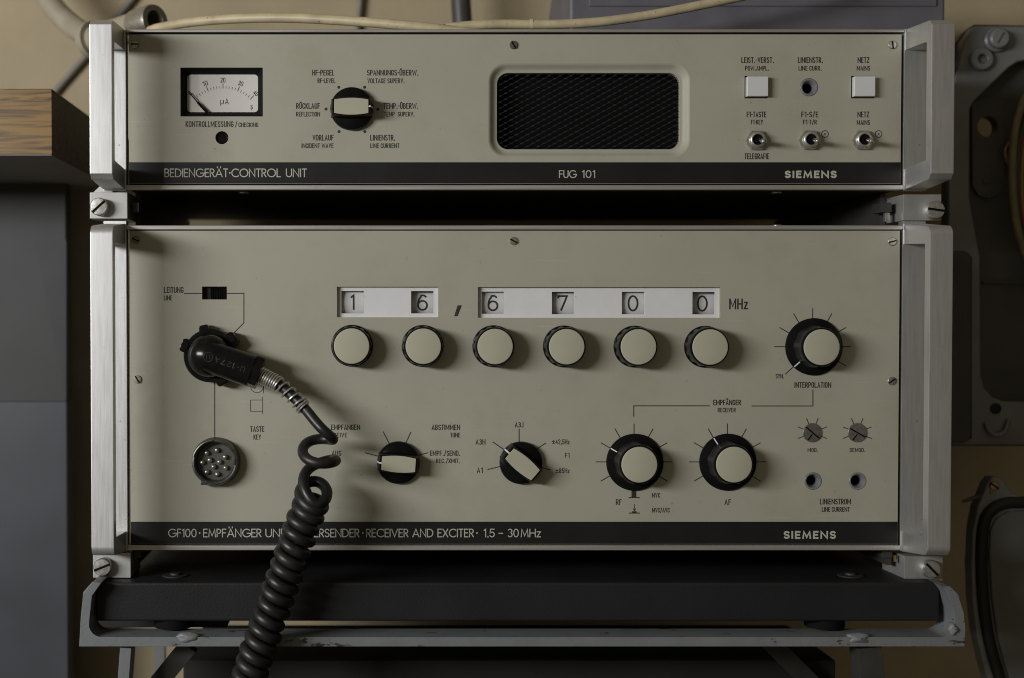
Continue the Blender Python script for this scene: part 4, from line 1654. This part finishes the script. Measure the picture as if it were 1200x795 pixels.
# ================================================================== PLINTH AND STAND
pl = thing('equipment_plinth', 603, F(600, 728, 30)[1], -100, 'flat charcoal box the lower radio unit stands on, resting on the bent grey steel bar', 'plinth')
x0, y0 = F(111.8, 683.2, 31)
x1, y1 = F(1101.2, 728.2, 31)
s = Shape()
s.box(x0, y0, -330, x1, y1, 31, bev=3.2, seg=4)
obj('plinth_body', s, MT['plinth'], pl)
xw, yw = F(200, 733, 10)
for fx in (F(203, 734, 10)[0], F(968, 734, 10)[0]):
    s = Shape()
    s.prism([(fx + 23 * math.cos(a * PI / 14), y1 - 1, 4 + 23 * math.sin(a * PI / 14)) for a in range(28)], (0, 12.6, 0), bev=1.5)
    obj('rubber_foot', s, MT['slot'], pl)
for px in (205, 997):
    fx, fy = F(px, 677, -10)
    s = Shape()
    s.prism([(fx + 15 * math.cos(a * PI / 14), y0 + 1, -12 + 15 * math.sin(a * PI / 14)) for a in range(28)], (0, -2.5, 0), bev=0.8)
    q = obj('plinth_bolt', s, MT['case'], pl)
    s = Shape()
    s.prism([(fx + 6 * math.cos(a * PI / 10), y0 - 1, -12 + 6 * math.sin(a * PI / 10)) for a in range(20)], (0, -2.6, 0), bev=0.6)
    obj('bolt_head', s, MT['dark_metal'], q)

st = thing('steel_stand', 603, F(600, 795, 50)[1] + 60, -100, 'worn grey steel stand with a rusty bent bar under the charcoal plinth and splayed legs', 'stand')
FD = 52.0
KD = (DIST - FD) / DIST
bx0, by0 = F(92.6, 758, FD)
bx1, by1 = F(1131.5, 758, FD)
yb = by0
yt_in = F(600, 747, FD)[1]
th_ = 10.8
# inner and outer outline of the bent bar seen from the front
lx_top, ly_top = F(108.5, 682, FD)
rx_top, ry_top = F(1112, 687, FD)
ri = 15
outer = [(bx0, yb), (bx0 + 2, yb - 34), (bx0 + 5, yb - 62), (bx0 + 10, yb - 68), (lx_top, ly_top)]
inner_l = [(lx_top + 9.5, ly_top + 1.5), (bx0 + 15, yb - 58), (bx0 + 12.2, yb - 32), (bx0 + 11.5, yb - th_ - ri)]
for a in range(0, 91, 15):
    inner_l.append((bx0 + 11.5 + ri - ri * math.cos(R(a)), yb - th_ - ri + ri * math.sin(R(a))))
inner_r = []
for a in range(90, -1, -15):
    inner_r.append((bx1 - 13 - ri + ri * math.cos(R(a)), yb - th_ - ri + ri * math.sin(R(a))))
inner_r += [(bx1 - 13, yb - th_ - ri - 5), (bx1 - 14, yb - 40), (bx1 - 21, yb - 60), (bx1 - 28, yb - 69)]
outer_r = [(bx1 - 18, yb - 69), (bx1 - 9, yb - 60), (bx1 - 2, yb - 38), (bx1, yb - 20), (bx1 - 1, yb)]
poly = outer + inner_l + inner_r + outer_r
s = Shape()
s.plate(poly, 7, FD, bev=0.9, seg=2)
obj('bent_bar', s, MT['stand'], st)
for px, py, rx, ry in ((220, 748, 14, 8), (1007, 749, 14, 8), (1118, 738, 6, 10)):
    x, y = F(px, py, FD)
    s = Shape()
    rng = random.Random(int(px))
    bmesh.ops.create_icosphere(s.bm, subdivisions=3, radius=1.0)
    for v in s.bm.verts:
        nn = 1 + 0.16 * math.sin(v.co.x * 4 + px) * math.cos(v.co.y * 5)
        v.co = Vector((x + v.co.x * rx * nn, y + v.co.y * ry * nn * 0.8, FD - 4 + v.co.z * 7 * nn))
    obj('weld_bead', s, MT['stand'], st, sharp=80)


def strut(name, a, b, w, t, m=None):
    a, b = Vector(a), Vector(b)
    ax_ = (b - a).normalized()
    sx = Vector((0, 0, 1)).cross(ax_)
    if sx.length < 0.1:
        sx = Vector((1, 0, 0))
    sx.normalize()
    up_ = ax_.cross(sx)
    s = Shape()
    s.prism([tuple(a + sx * u * w / 2 + up_ * v * t / 2) for u, v in ((-1, -1), (1, -1), (1, 1), (-1, 1))], tuple(b - a), bev=0.8)
    return obj(name, s, m or MT['stand'], st)


s = Shape()
xa, _ = F(114, 730, -60)
xb, _ = F(266, 730, -60)
s.box(xa, y1 + 0.5, -200, xb, yb + 3, -60, bev=1)  # added block that keeps the left end of the plinth gap dark
obj('gap_block', s, MT['case'], st)
strut('leg', F3(150, 756, 30), F3(137, 930, 30), 13, 30)
strut('leg', F3(1014, 756, 30), F3(1030, 930, 30), 28, 30, MT['dark_metal'])
strut('brace', F3(222, 756, 0), F3(120, 880, -40), 22, 10, MT['dark_metal'])
strut('brace', F3(900, 750, -60), F3(1010, 860, -90), 22, 10, MT['dark_metal'])
strut('leg', F3(188, 745, -260), F3(186, 930, -260), 14, 14)

# equipment standing below, seen as a dark front edge
low = thing('lower_equipment_case', 640, 1100, -180, 'dark equipment case in the shade below the steel stand', 'equipment case')
s = Shape()
s.box(F(212, 0, -100)[0], 800, -300, F(985, 0, -100)[0], 1150, -100, bev=4, seg=3)
obj('case_body', s, MT['case'], low)
s = Shape()
s.box(F(300, 0, -96)[0], 830, -101, F(960, 0, -96)[0], 1120, -96, bev=2)
obj('case_door', s, MT['case'], low)

# ================================================================== TABLE AND CABINET ON THE LEFT
TD = -110
tb = thing('wooden_tabletop', -200, F(0, 180, TD)[1], -250, 'thick wood-edged tabletop with a grey underside, over the grey cabinet at the left', 'table')
tx1, ty0 = F(60.5, 106, TD)
_, ty1 = F(60.5, 180.5, TD)
s = Shape()
s.box(-700, ty0, TD - 430, tx1, ty1, TD - 1.2, bev=1.0)
core = obj('board_core', s, MT['chipboard'], tb)
s = Shape()
s.box(-700, ty0 - 0.4, TD - 1.0, tx1 + 0.3, ty1 + 0.4, TD + 1.2, bev=0.7)
obj('wood_edge_strip', s, MT['wood'], tb)
s = Shape()
s.box(-700, ty0 - 1.6, TD - 430, tx1 + 0.2, ty0 - 0.5, TD + 1.0)
obj('wood_top_veneer', s, MT['wood'], tb)
s = Shape()
s.box(-700, ty1 + 0.2, TD - 430, tx1 - 1, ty1 + 1.8, TD - 1.5)
obj('underside_sheet', s, MT['underside'], tb)

cb = thing('grey_cabinet', -200, 1000, -300, 'dark grey steel cabinet with a lighter lower front, below the wooden tabletop', 'cabinet')
CD = -430
cx1_, cy1_ = F(78.5, 471, CD)
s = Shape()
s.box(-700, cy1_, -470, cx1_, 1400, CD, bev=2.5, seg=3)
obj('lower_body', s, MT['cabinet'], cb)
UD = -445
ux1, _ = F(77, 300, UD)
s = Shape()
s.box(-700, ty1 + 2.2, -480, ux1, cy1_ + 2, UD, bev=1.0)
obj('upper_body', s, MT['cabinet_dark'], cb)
g0_, g1_ = F(38, 281, UD + 12), F(76, 467, UD + 12)
g2_ = F(76, 281, UD + 12)
s = Shape()
s.plate([g0_, g2_, g1_], UD - 1, UD + 3)
obj('corner_gusset', s, mat('gusset_paint', (0.028, 0.0275, 0.028), 0.55), cb)

# ================================================================== CABLES AND FITTINGS ALONG THE WALL AND TOP
# cream cables lying on the upper unit
cd = -60
s = Shape()
pts = [F3(176, 36, -210), F3(190, 32, -190), F3(230, 25.5, -160), F3(290, 21.5, -130), F3(350, 21.5, -110), F3(420, 25.5, -90), F3(480, 30.5, -75),
       F3(520, 35, -70), F3(560, 40, -70), F3(610, 46, -75)]
s.tube(spline(pts, 8), 6.0, 16)
ident(obj('cream_cable', s, MT['yellow_cable']), 'thick cream cable arching out of the metal conduit end, left of the dark upright pipe', 'cable', 'cream cables over the upper radio unit')
c2 = thing('cream_cable', *F3(600, 36, -90), 'thick cream cable with a pale tie ring rising to the right across the blue-grey box', 'cable', 'cream cables over the upper radio unit')
s = Shape()
pts = [F3(480, 44, -120), F3(510, 35.5, -110), F3(545, 30.5, -105), F3(590, 28.5, -100), F3(640, 29.0, -95), F3(700, 26.0, -90), F3(760, 18.0, -88),
       F3(820, 6.5, -88), F3(870, -4, -90), F3(960, -24, -95)]
cpath = spline(pts, 8)
s.tube(cpath, 5.7, 16)
obj('cable_sheath', s, MT['yellow_cable'], c2)
a, b = F3(621, 28.6, -97), F3(624, 28.6, -97)
s = Shape()
s.tube([a, b], 6.5, 16)
obj('tie_ring', s, MT['tape'], c2)
s = Shape()
s.tube(spline([F3(505, 31.5, -96), F3(514, 30.8, -92), F3(522, 29.6, -92)], 5), 1.6, 8)
obj('bare_wire', s, MT['brass'], c2)

# conduit end fitting
ft = thing('conduit_fitting', *F3(140, 40, -300), 'blurred metal conduit end pointing right behind the upper left handle', 'pipe fitting')
a, b = Vector(F3(110, 47, -330)), Vector(F3(182, 24, -235))
dv = (b - a).normalized()
s = Shape()
s.tube([a, a + (b - a) * 0.3, a + (b - a) * 0.72], 19.5, 32)
s.tube([a - dv * 8, a + dv * 4], 26, 32)
obj('fitting_body', s, MT['conduit'], ft)
s = Shape()
ux = dv.orthogonal().normalized()
uy = dv.cross(ux)
def ring3(r, o):
    return [tuple(a + dv * o + (ux * math.cos(2 * PI * i / 36) + uy * math.sin(2 * PI * i / 36)) * r) for i in range(36)]
Lf = (b - a).length
s.loft([ring3(20, Lf * 0.70), ring3(21.8, Lf * 0.71), ring3(22.3, Lf * 0.97), ring3(21, Lf), ring3(13.5, Lf), ring3(12.5, Lf * 0.97), ring3(12, Lf * 0.6)])
nut = obj('end_nut', s, MT['screw'], ft)
s = Shape()
s.loft([ring3(11.9, Lf * 0.62), ring3(1, Lf * 0.62)], True)
obj('dark_bore', s, MT['slot'], ft)
# curved conduit feeding it
s = Shape()
pts = [F3(30, -60, -470), F3(46, -22, -465), F3(62, 8, -450), F3(84, 30, -430), F3(104, 42, -395), F3(122, 45, -345)]
s.tube(spline(pts, 10), 17, 24)
ident(obj('conduit_bend', s, MT['conduit']), 'fat beige conduit bend curving down the wall at the top left corner', 'pipe')
# thin grey cables on the wall
s = Shape()
s.tube(spline([F3(190, -40, wall_d + 8), F3(150, 5, wall_d + 8), F3(104, 62, wall_d + 8), F3(66, 106, wall_d + 8), F3(30, 150, wall_d + 8)], 6), 5.2, 12)
ident(obj('wall_cable', s, MT['grey_cable']), 'thin grey cable running diagonally down the wall behind the upper left handle', 'cable', 'thin grey cables on the wall')
s = Shape()
s.tube(spline([F3(424, -30, wall_d + 8), F3(422, 4, wall_d + 8), F3(418, 40, wall_d + 8)], 6), 5.0, 12)
ident(obj('wall_cable', s, MT['grey_cable']), 'short upright grey cable on the wall above the cream cable', 'cable', 'thin grey cables on the wall')
s = Shape()
s.tube(spline([F3(538, -60, -470), F3(540, 0, -470), F3(543, 45, -470)], 6), 15, 20)
ident(obj('wall_pipe', s, MT['dark_pipe']), 'dark upright pipe against the wall above the middle of the upper radio unit', 'pipe')

# blue-grey box standing on the upper unit
bd = -180
bx = thing('blue_grey_box', *F3(880, 60, -300), 'blue-grey hammer-painted box standing on the back of the upper radio unit', 'equipment box')
x0, y0 = F(668, -42, bd)
x1, _ = F(1108, 0, bd)
ybot = yrT0 + 1
s = Shape()
s.prism([(x0, y0, bd), (x0, ybot, bd), (x0, ybot, -400), (x0, y0 + 20, -400), (x0, y0, -370)], (x1 - x0, 0, 0), bev=5, seg=4)
obj('box_body', s, MT['crate'], bx)
gx0, gy0 = F(690, 4, bd)
gx1, gy1 = F(1097, 8, bd)
s = Shape()
s.box(gx0, y0 + 12, bd - 1, gx1, gy1, bd + 2.5, bev=2.4, seg=3)
obj('raised_panel', s, MT['crate'], bx)
s = Shape()
s.prism([(x0 + 0.5, ybot - 30, bd - 30), (x0 + 0.5, ybot, bd - 30), (x0 - 34, ybot, bd - 30)], (0, 0, -90), bev=1)
obj('side_gusset', s, MT['crate'], bx)

# ================================================================== CAST HOUSING AND DOOR ON THE RIGHT
HD = -250
hs = thing('cast_enclosure', *F3(1190, 525, HD), 'big open grey cast enclosure with bosses and a round hole, right of the radio units', 'enclosure')


def PF(pts, d):
    return [F(x, y, d) for x, y in pts]


outl = [(1112, 60), (1128, 40), (1142, 29), (1270, 31), (1270, 523), (1114, 523)]
hole = circle(*F(1157.5, 148.5, HD - 26), 14.5, 32)
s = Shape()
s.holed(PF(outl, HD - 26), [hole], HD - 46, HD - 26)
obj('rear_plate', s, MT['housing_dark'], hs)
# raised rim round the recess
rec_in = [(1270, 66), (1204, 70), (1192, 73), (1182, 80), (1141, 120), (1137, 128), (1136.5, 232), (1139, 246), (1149, 300), (1150, 440), (1154, 455),
          (1164, 466), (1178, 471), (1270, 472)]
rim = [(1112, 118), (1117, 100), (1130, 48), (1143, 30), (1270, 32)] + rec_in + [(1270, 522), (1116, 522), (1110, 490)]
s = Shape()
s.plate(PF(rim, HD), HD - 26, HD, bev=4, seg=3)
rimo = obj('rim', s, MT['housing'], hs)
s = Shape()
x, y = F(1148.5, 70.5, HD)
s.lathe(x, y, [(15.5, HD - 2), (15, HD + 7), (13.5, HD + 9), (7.5, HD + 9), (6.5, HD + 8), (6.4, HD - 1), (0, HD - 1)], 32)
obj('boss', s, MT['housing'], hs)
x, y = F(1166, 47.5, HD)
s = Shape()
s.lathe(x, y, [(17, HD - 2), (16.5, HD + 6), (14, HD + 8), (13.2, HD + 8), (13, HD + 15), (11, HD + 17), (0, HD + 18)], 6 * 6)
bo = obj('bolt', s, MT['housing'], hs)
s = Shape()
ca, sa = math.cos(R(-60)), math.sin(R(-60))
s.plate([(x + ca * a - sa * b, y + sa * a + ca * b) for a, b in ((-8, -1.0), (8, -1.0), (8, 1.0), (-8, 1.0))], HD + 15, HD + 18.2)
obj('slot', s, MT['housing_dark'], bo)
s = Shape()
s.plate(PF([(1139, 120), (1176, 120), (1178, 215), (1172, 228), (1160, 234), (1148, 230), (1140, 218)], HD - 20)
        , HD - 26, HD - 18, bev=2)
# keep the bore open: pad is a ring plate with the same hole
s.bm.free()
s = Shape()
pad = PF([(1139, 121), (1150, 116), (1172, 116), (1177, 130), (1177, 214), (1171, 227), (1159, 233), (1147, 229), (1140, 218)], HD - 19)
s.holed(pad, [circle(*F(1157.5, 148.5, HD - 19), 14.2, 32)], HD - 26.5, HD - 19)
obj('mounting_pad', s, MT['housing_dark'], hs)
x, y = F(1155, 212, HD - 19)
s = Shape()
s.lathe(x, y, [(4.5, HD - 20), (4.5, HD - 18), (3.8, HD - 17.4), (0, HD - 17.2)], 20)
obj('rivet', s, MT['housing_dark'], hs)
# long edge slot and lower lug
s = Shape()
s.plate(PF(rrect(1108, 294, 1136, 519, 11, 6), HD), HD - 5, HD + 8, bev=4, seg=3)
obj('sealing_strip', s, MT['housing_dark'], hs)
s = Shape()
s.plate(PF(rrect(1132, 300, 1138, 515, 2.5, 4), HD), HD - 5, HD + 3, bev=1)
obj('rubber_seal', s, MT['gasket'], hs)
x, y = F(1166.5, 479, HD)
s = Shape()
s.lathe(x, y, [(7.5, HD - 1), (7.5, HD + 1.5), (6, HD + 2), (5.4, HD + 1), (0, HD + 0.5)], 24)
obj('screw_hole', s, MT['gasket'], hs)
s = Shape()
s.tube(spline([F3(1155, 496, HD + 3), F3(1160, 506, HD + 5), F3(1169, 510, HD + 5), F3(1178, 505, HD + 5), F3(1182, 492, HD + 3)], 6), 3, 10)
obj('wire_hook', s, MT['housing'], hs)
s = Shape()
s.box(*F(1150, 330, HD - 26), HD - 27, *F(1270, 333, HD - 26), HD - 22, bev=1)
obj('inner_ledge', s, MT['housing_dark'], hs)

# wiring loom hanging in the enclosure
lm = thing('wiring_loom', *F3(1195, 200, HD + 10), 'tan cable loop with a few coloured wires hanging in the cast enclosure', 'wires')
s = Shape()
s.tube(spline([F3(1225, 85, HD + 6), F3(1204, 108, HD + 8), F3(1190, 150, HD + 10), F3(1186, 205, HD + 10), F3(1190, 258, HD + 10), F3(1202, 298, HD + 8),
               F3(1228, 330, HD + 6)], 8), 5.2, 12)
obj('tan_cable', s, MT['loom'], lm)
wire_cols = [('wire_green', (0.04, 0.12, 0.05)), ('wire_red', (0.22, 0.03, 0.025)), ('wire_yellow', (0.35, 0.27, 0.05)), ('wire_blue', (0.04, 0.06, 0.16))]
for k, (nm, c) in enumerate(wire_cols):
    s = Shape()
    o = k * 4.0
    s.tube(spline([F3(1215 + o, 110, HD - 8), F3(1196 + o * 0.8, 160, HD - 2 - k), F3(1192 + o * 0.7, 215 + k * 4, HD - 2), F3(1197 + o, 268, HD - 4),
                   F3(1220 + o, 312, HD - 8)], 8), 1.9, 8)
    obj('wire', s, mat(nm, c, 0.45), lm)
s = Shape()
s.tube(spline([F3(1183, 166, HD - 14), F3(1178, 176, HD - 12), F3(1180, 190, HD - 12), F3(1186, 198, HD - 14)], 6), 2.0, 8)
obj('wire', s, MT['brass'], lm)

DD = -160
dr = thing('enclosure_door', *F3(1185, 795, DD), 'grey hinged cover with a thick black rubber gasket at the lower right corner', 'cover')
edge = [(1163, 559), (1158, 566), (1153, 578), (1146, 594), (1141, 620), (1139, 660), (1140, 700), (1145, 745), (1153, 780), (1164, 815), (1185, 860),
        (1270, 860), (1270, 585), (1200, 584), (1186, 578), (1174, 560)]
s = Shape()
s.plate(PF(edge, DD), DD - 24, DD, bev=3.5, seg=3)
obj('cover_frame', s, MT['housing'], dr)
gk = [(1270, 588), (1200, 589), (1178, 590), (1162, 598), (1153, 614), (1150, 650), (1152, 700), (1158, 745), (1167, 780), (1180, 818), (1200, 850)]
s = Shape()
s.tube(spline([F3(x, y, DD + 2) for x, y in gk], 6), 7.5, 14)
obj('gasket', s, MT['gasket'], dr)
inn = [(1270, 598), (1205, 598), (1182, 600), (1169, 608), (1162, 622), (1160, 650), (1163, 700), (1169, 742), (1178, 778), (1192, 820), (1210, 850), (1270, 850)]
s = Shape()
s.plate(PF(inn, DD + 6), DD - 2, DD + 6, bev=3.5, seg=3)
obj('cover_panel', s, MT['door'], dr)
x, y = F(1164.5, 569.5, DD)
slotted_head('hinge_screw', x, y, DD, 6.2, 0.6, dr, MT['brass'], 3)
s = Shape()
s.tube([F3(1128, 588, DD - 10), F3(1147, 582, DD - 8), F3(1160, 576, DD - 4)], lambda t: 2 + 3 * t, 10)
obj('hinge_pin', s, MT['housing_dark'], dr)
